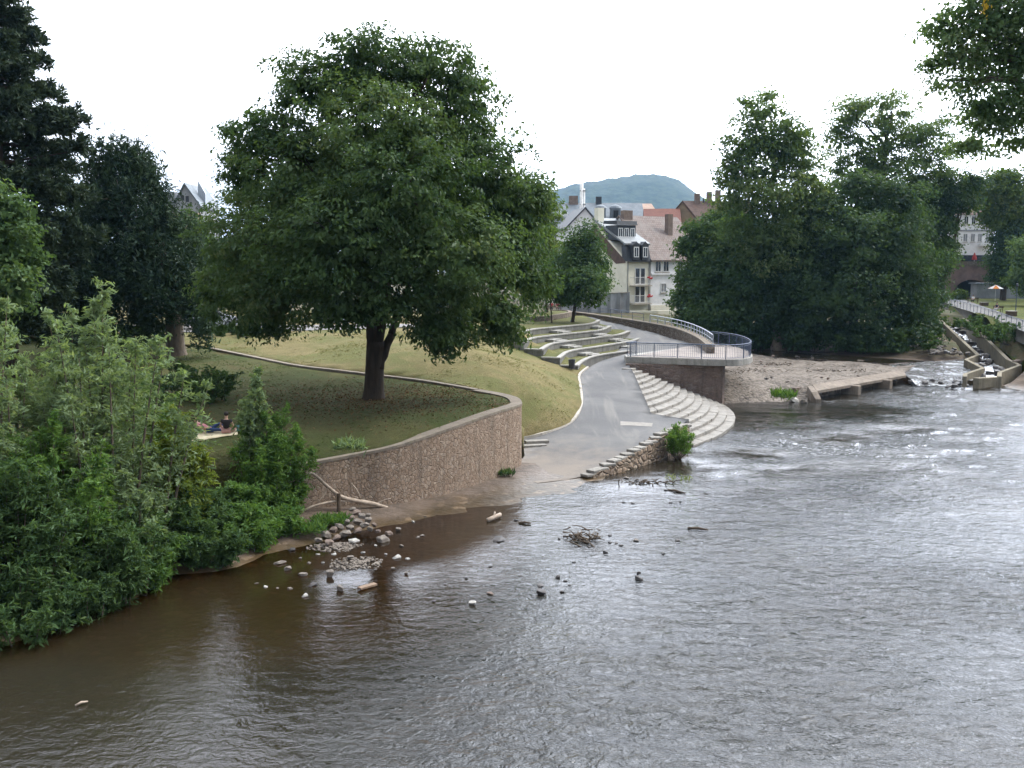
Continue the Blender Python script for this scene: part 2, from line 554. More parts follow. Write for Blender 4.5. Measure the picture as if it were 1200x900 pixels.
# ------------------------------------------------------------------ materials of the setting
def stone_mat(name, cols, mortar, sc=(1.6, 1.6, 2.6), mort=0.07, bump=.06, dark=.5, rnd=1.0):
    m, nt, out = new_mat(name); n = N(nt)
    v = n.pos((1, 1, 1))
    wob = n('TexNoise', {'Vector': v, 'Scale': 1.7, 'Detail': 3}).outputs['Color']
    vw = n('VectorMath', {0: v, 1: n('VectorMath', {0: wob, 'Scale': 0.35}, operation='SCALE').outputs[0]}, operation='ADD').outputs[0]
    mp = n('Mapping', {'Vector': vw, 'Scale': sc}).outputs[0]
    vo = n('TexVoronoi', {'Vector': mp, 'Scale': 1.0, 'Randomness': rnd}, feature='F1')
    ve = n('TexVoronoi', {'Vector': mp, 'Scale': 1.0, 'Randomness': rnd}, feature='DISTANCE_TO_EDGE')
    sep = n('SeparateColor', {0: vo.outputs['Color']})
    c = n.mix(sep.outputs[0], cols[0], cols[1])
    c = n.mix(n.ramp(sep.outputs[1], .55, .95), c, cols[2])
    g = n.noise(v, 7, 6, .75)
    c = n.mix(n.ramp(g, .35, .7, 0, .75), c, tuple(x * .55 for x in cols[1]))
    ed = n.ramp(n.math('ADD', ve.outputs['Distance'], n.math('MULTIPLY', n.math('SUBTRACT', g, .42), .22)), 0.0, mort)
    c = n.mix(ed, mortar, c)
    st = n.noise(n('Mapping', {'Vector': v, 'Scale': (1.3, 1.3, .16)}).outputs[0], 1.6, 5, .65)
    c = n.mix(n.ramp(st, .48, .70, 0, dark * .8), c, (.085, .07, .058))
    st2 = n.noise(n('Mapping', {'Vector': v, 'Scale': (4.5, 4.5, .3)}).outputs[0], 1.6, 4, .6)
    c = n.mix(n.ramp(st2, .55, .70, 0, dark * .6), c, (.10, .08, .065))
    b = n('BsdfPrincipled', {'Base Color': c, 'Roughness': .92, 'Specular IOR Level': .2})
    h = n.math('ADD', n.math('MULTIPLY', n.ramp(ve.outputs['Distance'], 0.0, mort * 2.2), 1.0), n.math('MULTIPLY', g, .5))
    nt.links.new(n.bump(h, 1.0, bump), b.inputs['Normal'])
    nt.links.new(b.outputs[0], out.inputs[0])
    return m

def concrete_mat(name, a, b, moss=0.0, streak=.5):
    m, nt, out = new_mat(name); n = N(nt)
    v = n.pos()
    c = n.mix(n.ramp(n.noise(v, 1.3, 6, .7), .3, .7), a, b)
    c = n.mix(n.ramp(n.noise(v, 14, 5, .7), .4, .75, 0, .45), c, tuple(x * .5 for x in b))
    st = n.noise(n('Mapping', {'Vector': v, 'Scale': (2.2, 2.2, .2)}).outputs[0], 1.8, 5, .65)
    c = n.mix(n.ramp(st, .5, .72, 0, streak), c, (.07, .065, .055))
    if moss:
        c = n.mix(n.ramp(n.noise(v, 2.5, 5, .7), .5, .7, 0, moss), c, (.09, .1, .04))
    s = n('BsdfPrincipled', {'Base Color': c, 'Roughness': .9, 'Specular IOR Level': .2})
    nt.links.new(n.bump(n.noise(v, 22, 5, .7), .7, .015), s.inputs['Normal'])
    nt.links.new(s.outputs[0], out.inputs[0])
    return m

def grass_mat(name, dry, green, dirt, amt=.5, leaf=0.0):
    m, nt, out = new_mat(name); n = N(nt)
    v = n.pos((1, 1, 1))
    c = n.mix(n.ramp(n.noise(v, .22, 6, .65, .6), .42, .60), dry, green)
    c = n.mix(n.ramp(n.noise(v, 1.3, 6, .75, .5), .38, .66, 0, .75), c, tuple(.5 * (x + y) * .75 for x, y in zip(dry, green)))
    c = n.mix(n.ramp(n.noise(v, .35, 6, .7, 1.0), .62, .72, 0, .85), c, (.065, .085, .022))
    c = n.mix(n.ramp(n.noise(v, .24, 6, .65, .8), .58, .75, 0, amt), c, dirt)
    fine = n.noise(n('Mapping', {'Vector': v, 'Scale': (1, 1, .4)}).outputs[0], 26, 4, .8)
    c = n.mix(n.ramp(fine, .40, .62, 0, .7), c, tuple(x * .45 for x in dirt))
    b = n('BsdfPrincipled', {'Base Color': c, 'Roughness': 1.0, 'Specular IOR Level': .05})
    h = n.math('ADD', n.noise(v, 30, 4, .8), n.noise(v, 5, 4, .7))
    nt.links.new(n.bump(h, .8, .06), b.inputs['Normal'])
    nt.links.new(b.outputs[0], out.inputs[0])
    return m

def ground_mat():
    m, nt, out = new_mat('sediment'); n = N(nt)
    g = n('NewGeometry').outputs['Position']
    z = n('SeparateXYZ', {0: g}).outputs
    v = n.pos()
    peb = n('TexVoronoi', {'Vector': v, 'Scale': 3.4}).outputs
    sep = n('SeparateColor', {0: peb['Color']})
    wet = n.mix(n.ramp(n.noise(v, .5, 5, .65, .5), .35, .65), (.095, .063, .033), (.048, .034, .017))
    wet = n.mix(n.ramp(sep.outputs[0], .82, .98, 0, .55), wet, (.24, .17, .11))
    dry = n.mix(n.ramp(n.noise(v, .9, 6, .7), .35, .65), (.130, .096, .073), (.070, .052, .038))
    dry = n.mix(n.ramp(n.noise(v, 14, 4, .7), .5, .8, 0, .6), dry, (.33, .27, .22))
    wob = n.math('ADD', z[2], n.math('MULTIPLY', n.noise(v, 1.2, 4, .6), .2))
    c = n.mix(n.ramp(wob, .10, .26), wet, dry)
    mud = n.mix(n.ramp(n.noise(v, 1.4, 6, .7), .4, .65), (.062, .046, .034), (.034, .027, .02))
    dry = n.mix(n.ramp(z[0], -8.5, -6.0), mud, dry)
    soil = n.mix(n.ramp(n.noise(v, .4, 5, .7), .4, .6), (.05, .055, .02), (.09, .07, .04))
    c = n.mix(n.ramp(wob, .9, 1.7), c, soil)
    b = n('BsdfPrincipled', {'Base Color': c, 'Roughness': n.ramp(z[2], .0, .35, .35, .95), 'Specular IOR Level': .25})
    h = n.math('ADD', n.math('MULTIPLY', n.noise(v, 4, 6, .7), 1.0), n.math('MULTIPLY', peb['Distance'], -.5))
    nt.links.new(n.bump(h, .8, .05), b.inputs['Normal'])
    nt.links.new(b.outputs[0], out.inputs[0])
    return m

def gravel_mat(name, a, b, c3):
    m, nt, out = new_mat(name); n = N(nt)
    v = n.pos()
    c = n.mix(n.ramp(n.noise(v, .28, 6, .65, .6), .35, .65), a, b)
    c = n.mix(n.ramp(n.noise(v, 1.1, 6, .7), .55, .72, 0, .8), c, c3)
    pv = n('TexVoronoi', {'Vector': v, 'Scale': 4.5})
    sep = n('SeparateColor', {0: pv.outputs['Color']})
    c = n.mix(n.ramp(sep.outputs[0], .3, 1.0, 0, .6), c, tuple(x * 1.35 for x in a))
    c = n.mix(n.ramp(sep.outputs[1], .75, 1.0, 0, .7), c, tuple(x * .45 for x in b))
    s = n('BsdfPrincipled', {'Base Color': c, 'Roughness': .95, 'Specular IOR Level': .15})
    h = n.math('ADD', n.math('MULTIPLY', pv.outputs['Distance'], -1.0), n.noise(v, 2.0, 6, .7))
    nt.links.new(n.bump(h, 1.0, .1), s.inputs['Normal'])
    nt.links.new(s.outputs[0], out.inputs[0])
    return m

def asphalt_mat():
    m, nt, out = new_mat('asphalt'); n = N(nt)
    v = n.pos()
    z = n('SeparateXYZ', {0: v}).outputs
    c = n.mix(n.ramp(n.noise(v, .22, 5, .6, .5), .35, .68), (.078, .077, .080), (.122, .119, .117))
    tr = n.noise(n('Mapping', {'Vector': v, 'Scale': (.55, .07, .0), 'Rotation': (0, 0, .3)}).outputs[0], 1.6, 5, .6, .6)
    c = n.mix(n.ramp(tr, .5, .72, 0, .75), c, (.17, .16, .145))
    dust = n.math('ADD', n.math('MULTIPLY', z[2], -1.0), n.math('MULTIPLY', n.noise(v, .7, 5, .65), 1.3))
    c = n.mix(n.ramp(dust, -.15, .65, 0, .95), c, (.20, .168, .138))
    c = n.mix(n.ramp(n.noise(v, 1.6, 6, .8), .56, .72, 0, .6), c, (.06, .058, .06))
    fine = n.noise(v, 45, 3, .8)
    c = n.mix(n.ramp(fine, .4, .75, 0, .35), c, (.23, .22, .21))
    s = n('BsdfPrincipled', {'Base Color': c, 'Roughness': .88, 'Specular IOR Level': .3})
    nt.links.new(n.bump(fine, .5, .01), s.inputs['Normal'])
    nt.links.new(s.outputs[0], out.inputs[0])
    return m

def water_mat(name='river_water', tint=(.42, .30, .16)):
    m, nt, out = new_mat(name); n = N(nt)
    v = n.pos()
    rg = n('Attribute', attribute_name='rough').outputs['Fac']
    fo = n('Attribute', attribute_name='foam').outputs['Fac']
    sh = n('Attribute', attribute_name='shallow').outputs['Fac']
    v1 = n('Mapping', {'Vector': v, 'Scale': (1.0, 1.5, 1), 'Rotation': (0, 0, .35)}).outputs[0]
    h1 = n.noise(v1, 1.9, 4, .6, .6)
    v2 = n('Mapping', {'Vector': v, 'Scale': (1.3, 1.0, 1), 'Rotation': (0, 0, -.5)}).outputs[0]
    h2 = n.noise(v2, 6.0, 3, .6, .8)
    h3 = n.noise(v, .35, 3, .5, .5)
    hh = n.math('ADD', n.math('ADD', n.math('MULTIPLY', h1, .62), n.math('MULTIPLY', h2, .22)), n.math('MULTIPLY', h3, .6))
    hh = n.math('MULTIPLY', hh, rg)
    nm = n.bump(hh, 1.0, .235)
    fr = n('Fresnel', {'IOR': 1.42, 'Normal': nm}).outputs[0]
    gl = n('BsdfGlossy', {'Color': (.95, .96, 1, 1), 'Roughness': .06, 'Normal': nm})
    tr = n('BsdfTransparent', {'Color': (*tint, 1)})
    body = n('BsdfDiffuse', {'Color': n.mix(sh, n.mix(n.ramp(n.noise(v, .09, 4, .6, .5), .35, .65), (.019, .018, .014), (.012, .0135, .012)), (.044, .029, .012)), 'Normal': nm})
    bt = n('MixShader', {0: n.math('MULTIPLY', sh, .75), 1: body.outputs[0], 2: tr.outputs[0]})
    w = n('MixShader', {0: fr, 1: bt.outputs[0], 2: gl.outputs[0]})
    ft = n.noise(n('Mapping', {'Vector': v, 'Scale': (.8, 1.5, 1)}).outputs[0], 4.2, 6, .72, .5)
    fm = n.math('MULTIPLY', n.ramp(n.math('ADD', ft, n.math('MULTIPLY', fo, .34)), .68, .84), n.ramp(fo, 0.0, .25), True)
    fd = n('BsdfDiffuse', {'Color': (.50, .52, .54, 1), 'Normal': nm})
    w2 = n('MixShader', {0: fm, 1: w.outputs[0], 2: fd.outputs[0]})
    nt.links.new(w2.outputs[0], out.inputs[0])
    return m

M_ground = ground_mat()
M_water = water_mat()
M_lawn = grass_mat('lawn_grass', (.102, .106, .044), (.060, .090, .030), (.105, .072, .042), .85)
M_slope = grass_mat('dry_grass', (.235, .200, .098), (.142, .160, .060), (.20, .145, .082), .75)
M_park = grass_mat('park_grass', (.12, .13, .045), (.075, .105, .028), (.12, .10, .05), .3)
M_turf = grass_mat('tier_grass', (.155, .155, .065), (.11, .13, .045), (.19, .16, .10), .6)
M_asphalt = asphalt_mat()
M_wall = stone_mat('rubble_sandstone', [(.36, .27, .20), (.28, .20, .145), (.39, .31, .24)], (.20, .15, .115), (6.4, 6.4, 5.4), .045, .04, .6)
M_cap = concrete_mat('wall_capping', (.25, .21, .17), (.18, .15, .12), .35)
M_rubble = stone_mat('rubble_low', [(.36, .27, .20), (.27, .20, .15), (.44, .36, .28)], (.14, .11, .08), (2.4, 2.4, 3.4), .12, .08, .3)
M_parapet = stone_mat('parapet_stone', [(.26, .21, .17), (.19, .15, .12), (.31, .26, .21)], (.12, .10, .08), (2.2, 2.2, 3.0), .10, .05, .5)
M_brick = stone_mat('platform_brick', [(.25, .18, .15), (.20, .15, .13), (.28, .22, .19)], (.17, .14, .12), (2.0, 2.0, 4.2), .06, .03, .6)
M_conc = concrete_mat('terrace_concrete', (.37, .355, .33), (.27, .26, .24), .2, .45)
M_tierw = concrete_mat('tier_wall_stone', (.22, .215, .20), (.14, .136, .128), .3, .7)
M_step = concrete_mat('step_stone', (.31, .29, .262), (.22, .205, .188), .15, .45)
M_pale = concrete_mat('pale_concrete', (.47, .43, .38), (.35, .32, .28), .1, .35)
M_lad = concrete_mat('ladder_concrete', (.27, .235, .175), (.18, .16, .12), .25, .6)
M_gravel = gravel_mat('gravel', (.195, .168, .143), (.11, .094, .080), (.075, .058, .045))
M_paving = plain('paving', (.20, .19, .18), (.15, .145, .14), .6, .9, .01, 20, obj=False)
M_rail = plain('rail_steel', (.11, .135, .19), (.075, .09, .13), 6, .5, metal=.3)
M_galv = plain('galvanised_pipe', (.42, .45, .50), (.33, .36, .40), 6, .4, metal=.6)

# ------------------------------------------------------------------ ground sheet (river bed, banks, land to the horizon)
low = [(0, -60, -.8), (-40, -60, -.5), (60, -60, -.8), (-60, 10, 1.5), (-30, 10, .6), (-24, 22, .6), (-20, 28, .6), (-17, 31, .8), (-16, 12, -.6), (-16, 18, -.5), (-15.5, 22, -.4), (-14.3, 25.0, -.22), (-12.5, 27.2, -.2), (-9.5, 30.0, -.2), (-17, 24.5, .1), (-8.0, 33.0, -.16)] + [tuple(P(*q)) for q in ((235, 684, -.15), (165, 708, -.15), (285, 664, -.12), (60, 748, -.15), (15, 770, -.2))]
low += [tuple(P(*q)) for q in ((600, 890, -.7), (900, 850, -.9), (1190, 850, -1.0), (1100, 650, -1.0), (900, 650, -.8), (1150, 520, -.8),
    (1000, 500, -.8), (900, 500, -.6), (760, 620, -.30), (680, 700, -.25), (640, 640, -.16), (560, 700, -.25), (480, 720, -.22), (300, 850, -.55), (100, 830, -.5),
    (150, 760, -.28), (300, 720, -.20), (380, 690, -.12), (430, 655, -.07), (520, 640, -.08), (590, 600, -.05), (480, 625, -.06), (560, 610, -.06), (700, 580, -.08),
    (790, 545, -.25), (840, 530, -.4), (860, 500, -.5),
    (0, 742, .0), (80, 715, .0), (150, 690, .0), (215, 662, .0), (290, 645, .0), (340, 636, .02), (385, 612, .16),
    (360, 604, .5), (410, 598, .3), (467, 597, .14), (533, 582, .14), (575, 568, .14), (607, 553, .15), (625, 562, .10), (690, 560, .03), (650, 556, .08),
    (735, 540, .05), (785, 535, -.1), (330, 624, .4), (250, 640, .6), (120, 680, .6), (0, 715, .8))]
low += [(-12.2, 38.0, 1.5), (-14, 36.5, 1.9), (-24, 33, 2.1), (-40, 31, 2.2), (-60, 33, 2.2), (-100, 40, 2.4)]
low += [(-10, 48, .3), (-25, 48, .4), (-25, 60, .4), (-10, 62, .3), (-40, 70, .4), (4, 60, .0), (4, 70, .3), (12, 80, .3), (8, 95, .5), (0, 100, .5), (-15, 95, .5), (-40, 100, .5), (13, 64, -.2), (16, 66, -.6)]
low += [(-40, 122, 4.7), (-90, 122, 4.7), (-15, 122, 4.6), (4, 120, 4.3), (20, 118, 3.4), (22, 132, 4.0), (5, 134, 4.7), (-40, 200, 5), (40, 200, 5), (120, 220, 5), (-100, 300, 5), (100, 320, 5)]
low += [tuple(P(*q)) for q in ((852, 476, -.05), (885, 475, -.02), (925, 472, -.02), (948, 469, -.1), (870, 455, .55), (862, 440, 1.0), (900, 444, .95), (940, 450, .85),
    (960, 438, 1.0), (1010, 432, 1.0), (1045, 428, 1.0), (880, 415, 1.1), (950, 416, 1.05), (1020, 419, 1.0), (1080, 424, .85), (1075, 445, .15), (1120, 446, .0), (1100, 432, .6), (1065, 452, -.4),
    (900, 403, 1.7), (1000, 405, 1.8), (1080, 404, 1.8), (1110, 410, 1.6), (1130, 416, 1.2), (850, 398, 2.0), (1085, 385, 2.4), (1160, 445, -.4), (1195, 445, .5), (1110, 395, 1.2), (1120, 383, 2.1))]
low += [(24.5, 74, -.6), (36, 84, -.7), (30, 70, -.8), (38, 75, -.8), (45, 76, .6), (44, 66, .8), (36, 55, .6), (33, 44, .6), (31, 34, .6), (31, 20, .6), (40, 30, 2), (50, 60, 3), (60, 80, 3.8), (90, 60, 4)]
low += [tuple(P(*q)) for q in ((1112, 352, 4.5), (1150, 352, 4.6), (1200, 352, 4.6), (1200, 386, 4.0), (1165, 372, 4.1), (1135, 362, 4.2), (1120, 372, 3.6), (1150, 392, 2.6), (1190, 410, 2.2), (1178, 418, 1.5), (1198, 425, 1.5))]
low += [(60, 140, 2.2), (50, 125, 1.8)]
S_low = Surf(low, 2.5)
gxs = np.concatenate([-np.geomspace(5000, 66, 16), np.arange(-62, 64, .62), np.geomspace(66, 5000, 16)])
gys = np.concatenate([-np.geomspace(3000, 14, 12), np.arange(-6, 14, 4), np.arange(15, 128, .62), np.geomspace(129, 6000, 26)])
GX, GY = np.meshgrid(gxs, gys)
cxx, cyy = np.clip(GX, -160, 160), np.clip(GY, -60, 320)
GZ = S_low(cxx, cyy)
core = (np.abs(GX) < 70) & (GY > 12) & (GY < 130)
nz = np.zeros_like(GZ)
nz[core] = vnoise(GX[core], GY[core], .45, 2.2) * .10 + vnoise(GX[core], GY[core], 1.3, 5.2) * .06
GZ = GZ + nz * np.clip((GZ + .5) * 1.2, .25, 1)
# ------------------------------------------------------------------ water
wx = np.concatenate([np.arange(-70, -24, 2.0), np.arange(-24, 44, .34), np.arange(44, 70, 2.0)])
wy = np.concatenate([np.arange(-60, 8, 4.0), np.arange(8, 60, .30), np.arange(60, 92, .42)])
WX, WY = np.meshgrid(wx, wy)
sx, sy = WX.ravel(), WY.ravel()
bed = S_low(sx, sy)
depth = np.clip(-bed, 0, 2)
rapid = np.zeros_like(sx)
for (px, py, ax, ay, w) in ((960, 520, 9, 8, 1.0), (1050, 505, 8, 5, .9), (900, 545, 7, 5, .7), (1120, 490, 6, 4, .6), (950, 580, 6, 3, .6), (1020, 545, 8, 4, .7), (1000, 470, 6, 3, .5), (1080, 462, 5, 4, .8), (1150, 456, 4, 3, .9)):
    c = P(px, py, 0)
    rapid = np.maximum(rapid, w * np.exp(-((sx - c.x) / ax) ** 2 - ((sy - c.y) / ay) ** 2))
calm = np.zeros_like(sx)
for (px, py, ax, ay, w) in ((930, 487, 10, 4.0, 1.2), (1010, 478, 9, 3.5, 1.0), (520, 615, 4, 3, .8), (860, 485, 3, 4, .8), (400, 650, 6, 5, .6), (200, 740, 8, 6, .35)):
    c = P(px, py, 0)
    calm = np.maximum(calm, w * np.exp(-((sx - c.x) / ax) ** 2 - ((sy - c.y) / ay) ** 2))
patch = np.clip(vnoise(sx, sy * 1.4, .22, 9.0) * 2.2 + .5, 0, 1)
deep = np.clip((depth - .10) / .5, 0, 1)
tranq = np.clip((sx + 4.5) / 5.5 - np.clip((sy - 30) * .02, -.2, .4), 0, 1); tranq = tranq * tranq * (3 - 2 * tranq)
rough = (.30 + .75 * deep) * (.25 + .62 * tranq) * (1 - .78 * np.clip(calm, 0, 1)) + .55 * rapid * patch
slick = np.clip(vnoise(sx * .55 + sy * .18, sy * .75 - sx * .15, .16, 21.0) * 1.9 + .55, 0, 1)
rough = rough * (.62 + .62 * slick)
rough = rough * (1 - .75 * rapid * (1 - patch))
amp = (.010 + .030 * deep) * (.25 + .75 * tranq) + .15 * rapid
w1 = vnoise(sx, sy * 1.6, .55, 1.3); w2 = vnoise(sx, sy, 1.5, 4.1)
wz = amp * (w1 + .7 * w2)
foam = np.clip(rapid * (.15 + .85 * patch) * .85 - .30, 0, 1)
mb = MB(); ny, nx = WX.shape
mb.v = list(zip(sx, sy, wz))
ok = (bed < .35).reshape(ny, nx)
mb.f = [(j * nx + i, j * nx + i + 1, (j + 1) * nx + i + 1, (j + 1) * nx + i) for j in range(ny - 1) for i in range(nx - 1)
        if ok[j, i] or ok[j, i + 1] or ok[j + 1, i] or ok[j + 1, i + 1]]
me = mb.mesh('water', True)
def set_attr(me, nm, val):
    a = me.attributes.new(nm, 'FLOAT', 'POINT'); a.data.foreach_set('value', np.asarray(val, np.float32))
set_attr(me, 'rough', rough); set_attr(me, 'foam', foam); set_attr(me, 'shallow', np.clip(1 - (depth - .03) / .42, 0.0, 1) * (1 - .88 * tranq) + .25 * (1 - tranq) + .55 * rapid * (1 - patch))
tag(link('water', me, M_water), kind='structure')

def flow_sheet(name, poly, hf, step, foam, rough_=1.0, amp=.05):
    o = sheet(name, poly, hf, step, M_water, skirt=.4)
    me = o.data
    co = np.empty(len(me.vertices) * 3); me.vertices.foreach_get('co', co); co = co.reshape(-1, 3)
    co[:, 2] += amp * (vnoise(co[:, 0], co[:, 1], .9, 3.0) + .6 * vnoise(co[:, 0], co[:, 1], 2.1, 8.0))
    me.vertices.foreach_set('co', co.ravel())
    f = foam(co) if callable(foam) else np.full(len(co), foam)
    set_attr(me, 'rough', np.full(len(co), rough_)); set_attr(me, 'foam', f); set_attr(me, 'shallow', np.full(len(co), .5))
    return o

# ------------------------------------------------------------------ lower lawn behind the big wall
wb = [P(*q) for q in ((352, 600, .4), (410, 595, .25), (467, 592, .12), (533, 577, .12), (575, 562, .15), (607, 547, .2))]
wt_px = [(358, 545), (410, 534), (467, 522), (533, 500), (575, 485), (607, 475)]
wt = [PY(q[0], q[1], b.y).z for q, b in zip(wt_px, wb)]
front = [Vector((b.x, b.y, z)) for b, z in zip(wb, wt)]
y0_ = front[-1].y
nose = [PY(611, 471.5, y0_ + 1.1), PY(606, 466, y0_ + 2.4), PY(590, 461.5, y0_ + 3.7), PY(562, 456.5, y0_ + 4.9)]
curb_ = [P(500, 446, 3.5), P(450, 440, 3.6), P(400, 434, 3.75), P(350, 428, 3.9), P(300, 418, 4.1), P(250, 408, 4.3)]
full_ = smooth_path(front + nose + curb_, 5); kk = (len(front) + len(nose) - 1) * 5
wall_path = full_[:kk + 1]
curb_path = full_[kk:]; curb = curb_
polyA = [tuple(q) for q in offset2d(full_, .3)] + [(-30, 76), (-60, 79), (-95, 79), (-95, 42), (-60, 34), (-40, 32), (-24, 34), (-14, 37.2)]
A_pts = [(p.x, p.y, p.z - .06) for p in front + nose + curb] + [tuple(P(440, 467, 3.25)), tuple(P(255, 512, 2.95)), tuple(P(330, 520, 2.85)), tuple(P(500, 475, 3.3)), tuple(P(210, 412, 4.15)), tuple(P(300, 450, 3.5)),
    (-14, 37.2, 1.95), (-24, 34, 2.1), (-40, 32, 2.2), (-60, 34, 2.3), (-95, 42, 2.6), (-18, 41, 2.8), (-30, 42, 2.9), (-50, 45, 3.0), (-30, 76, 4.8), (-60, 78, 4.9), (-95, 79, 5), (-60, 60, 4.0), (-32, 60, 3.7)]
S_A = Surf(A_pts, 2.0)
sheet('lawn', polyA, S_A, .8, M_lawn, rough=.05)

# ------------------------------------------------------------------ road and ramp
roadL = [Vector((.35, 49.3, .2)), Vector((.66, 50.6, .3)), Vector((.62, 53.0, .5))] + [P(*q) for q in ((614, 514, .6), (640, 508, .75), (668, 497, .9), (679, 484, 1.25), (683, 470, 1.6), (681, 452, 2.1), (680, 440, 2.45),
    (690, 431, 2.65), (705, 423, 2.8), (725, 417, 2.92), (741, 412, 3.0), (752, 404, 3.2), (752, 397, 3.45), (745, 391, 3.7), (728, 382, 4.1), (708, 375, 4.4), (690, 370, 4.7))]
roadR = [P(690, 557, .12), P(735, 537, .5), P(772, 516, .95), Vector((9.2, 55.2, .95)), Vector((10.6, 58.2, 1.05)), Vector((8.55, 59.6, 1.2)), Vector((8.6, 62.5, 1.6)), Vector((8.65, 66, 2.05)), Vector((8.7, 73.4, 2.95)), Vector((9.6, 73.9, 3.25)),
    Vector((15.5, 74, 3.42)), Vector((16.6, 80, 3.42)), P(822, 408, 3.4), P(801, 400, 3.5), P(767, 390, 3.8), P(727, 380, 4.2), P(700, 373, 4.55), P(690, 371, 4.65)]
ramp_end = [P(600, 556, .12), P(630, 566, .06), P(665, 562, .05)]
roadLs = smooth_path(roadL[2:], 4)
road_poly = [(p.x, p.y) for p in roadL[:2]] + [(p.x - (1.6 if p.y > 84 else 0), p.y) for p in roadLs] + [(p.x, p.y) for p in reversed(roadR)] + [(p.x, p.y) for p in reversed(ramp_end)]
S_R = Surf([tuple(p) for p in roadL + roadR + ramp_end] + [tuple(P(*q)) for q in ((730, 497, 1.05), (720, 450, 2.2), (720, 430, 2.75), (680, 520, .6), (660, 540, .25))], 2.0)
sheet('road', road_poly, S_R, .7, M_asphalt)
# pale concrete bar set flush across the ramp
bar = [P(727, 495.5, 1.0), P(765, 495.5, 1.05), P(764, 500, 1.0), P(727, 500, .95)]
sheet('road_marking', [(p.x, p.y) for p in bar], lambda x, y: S_R(x, y) + .012, .5, M_step, skirt=0)

# ------------------------------------------------------------------ upper grass slope
slopeL = [Vector((nose[0].x + .12, nose[0].y + .9, .5)), nose[1] + Vector((.15, .55, -1.6)), nose[2] + Vector((0, .55, -.7)), nose[3] + Vector((0, .4, -.1))]
Tleft = [P(679, 437, 2.55), P(658, 425, 3.0), P(637, 415, 3.45), P(616, 407, 3.9), P(600, 399, 4.4)]
footR = [p for p in roadL[3:11]]
polyB = [(p.x, p.y) for p in slopeL[:1]] + [(p.x, p.y) for p in smooth_path(footR, 4)] + [(p.x + 1.2, p.y + 1.5) for p in Tleft[1:]] + [(3, 100), (4, 114), (-20, 118), (-95, 118), (-95, 79.3), (-60, 79.3), (-30, 76.3)] \
    + [(p.x, p.y + .2) for p in reversed(curb_path)] + [(p.x, p.y) for p in reversed(slopeL[1:3])]
B_pts = [tuple(p) for p in slopeL] + [(p.x, p.y, p.z - .05) for p in curb] + [(p.x, p.y, p.z + .03) for p in footR] + [tuple(p) for p in Tleft] + [(p.x + 1.2, p.y + 1.5, p.z) for p in Tleft] + \
    [tuple(P(*q)) for q in ((645, 470, 2.3), (620, 490, 1.6), (600, 440, 3.6), (560, 440, 3.68), (530, 436, 3.85), (560, 412, 4.7), (630, 440, 3.35), (470, 412, 4.6), (640, 495, 1.25), (660, 480, 1.6))] + \
    [(-8, 76, 5.0), (-14, 78, 5.0), (-30, 80, 5.0), (-60, 82, 5.0), (-95, 82, 5.0), (-20, 100, 4.95), (-60, 110, 4.95), (3, 100, 4.6), (4, 114, 4.6), (-95, 118, 5), (-3, 90, 4.75)]
S_B = Surf(B_pts, 2.0)
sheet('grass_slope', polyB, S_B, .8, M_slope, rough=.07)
sheet('street', [(-70, 79.5), (-34, 78.5), (-12, 80), (-3, 86), (-4, 90), (-16, 86), (-34, 85.5), (-70, 87)], lambda x, y: S_B(x, y) + .05, 1.5, M_paving, skirt=.0)

# ------------------------------------------------------------------ the big wall, its nose and the curb
def wall_thing(name, label, cat, path, w, z0f, cap, mat, capmat, inset=True):
    t = thing(name, label, cat, (path[len(path) // 2].x, path[len(path) // 2].y, z0f(len(path) // 2)))
    ins = [Vector((q[0], q[1], p.z)) for q, p in zip(offset2d(path, w / 2), path)]
    MB().strip(ins, w, z0f, lambda i: path[i].z - cap).build('stonework', mat, t)
    if cap: MB().strip(ins, w + .05, lambda i: path[i].z - cap, lambda i: path[i].z + .02).build('capping', capmat, t)
    return t
wall_thing('retaining_wall', 'long curved rubble sandstone retaining wall between the shaded lawn and the river shore', 'wall', wall_path, .55, lambda i: -.5, .09, M_wall, M_cap)
kerbs = [Vector((q[0], q[1], p.z + .05)) for q, p in list(zip(offset2d(full_, .2), full_))[kk:]]
o = MB().strip(kerbs, .35, lambda i: kerbs[i].z - .8, lambda i: kerbs[i].z).build('low_wall', M_cap)
tag(o, 'low pale stone edging running back across the grass behind the big chestnut', 'wall')
# road kerb along the foot of the slope
kp = smooth_path(footR, 6)
o = MB().strip([Vector((p.x - .06, p.y, p.z)) for p in kp], .16, lambda i: kp[i].z - .3, lambda i: kp[i].z + .11).build('kerb', M_pale)
tag(o, kind='structure')
# two short steps between wall end and slope
t = thing('garden_steps', 'two short pale stone steps squeezed between the wall end and the grass slope', 'steps', (1.0, 53.2, .5))
for k in range(2):
    MB().box((1.2 + .15 * k, 52.5 + .55 * k, .48 + .14 * k), (1.3, .5, .14), .25).build('step', M_step, t, bevel=.02)

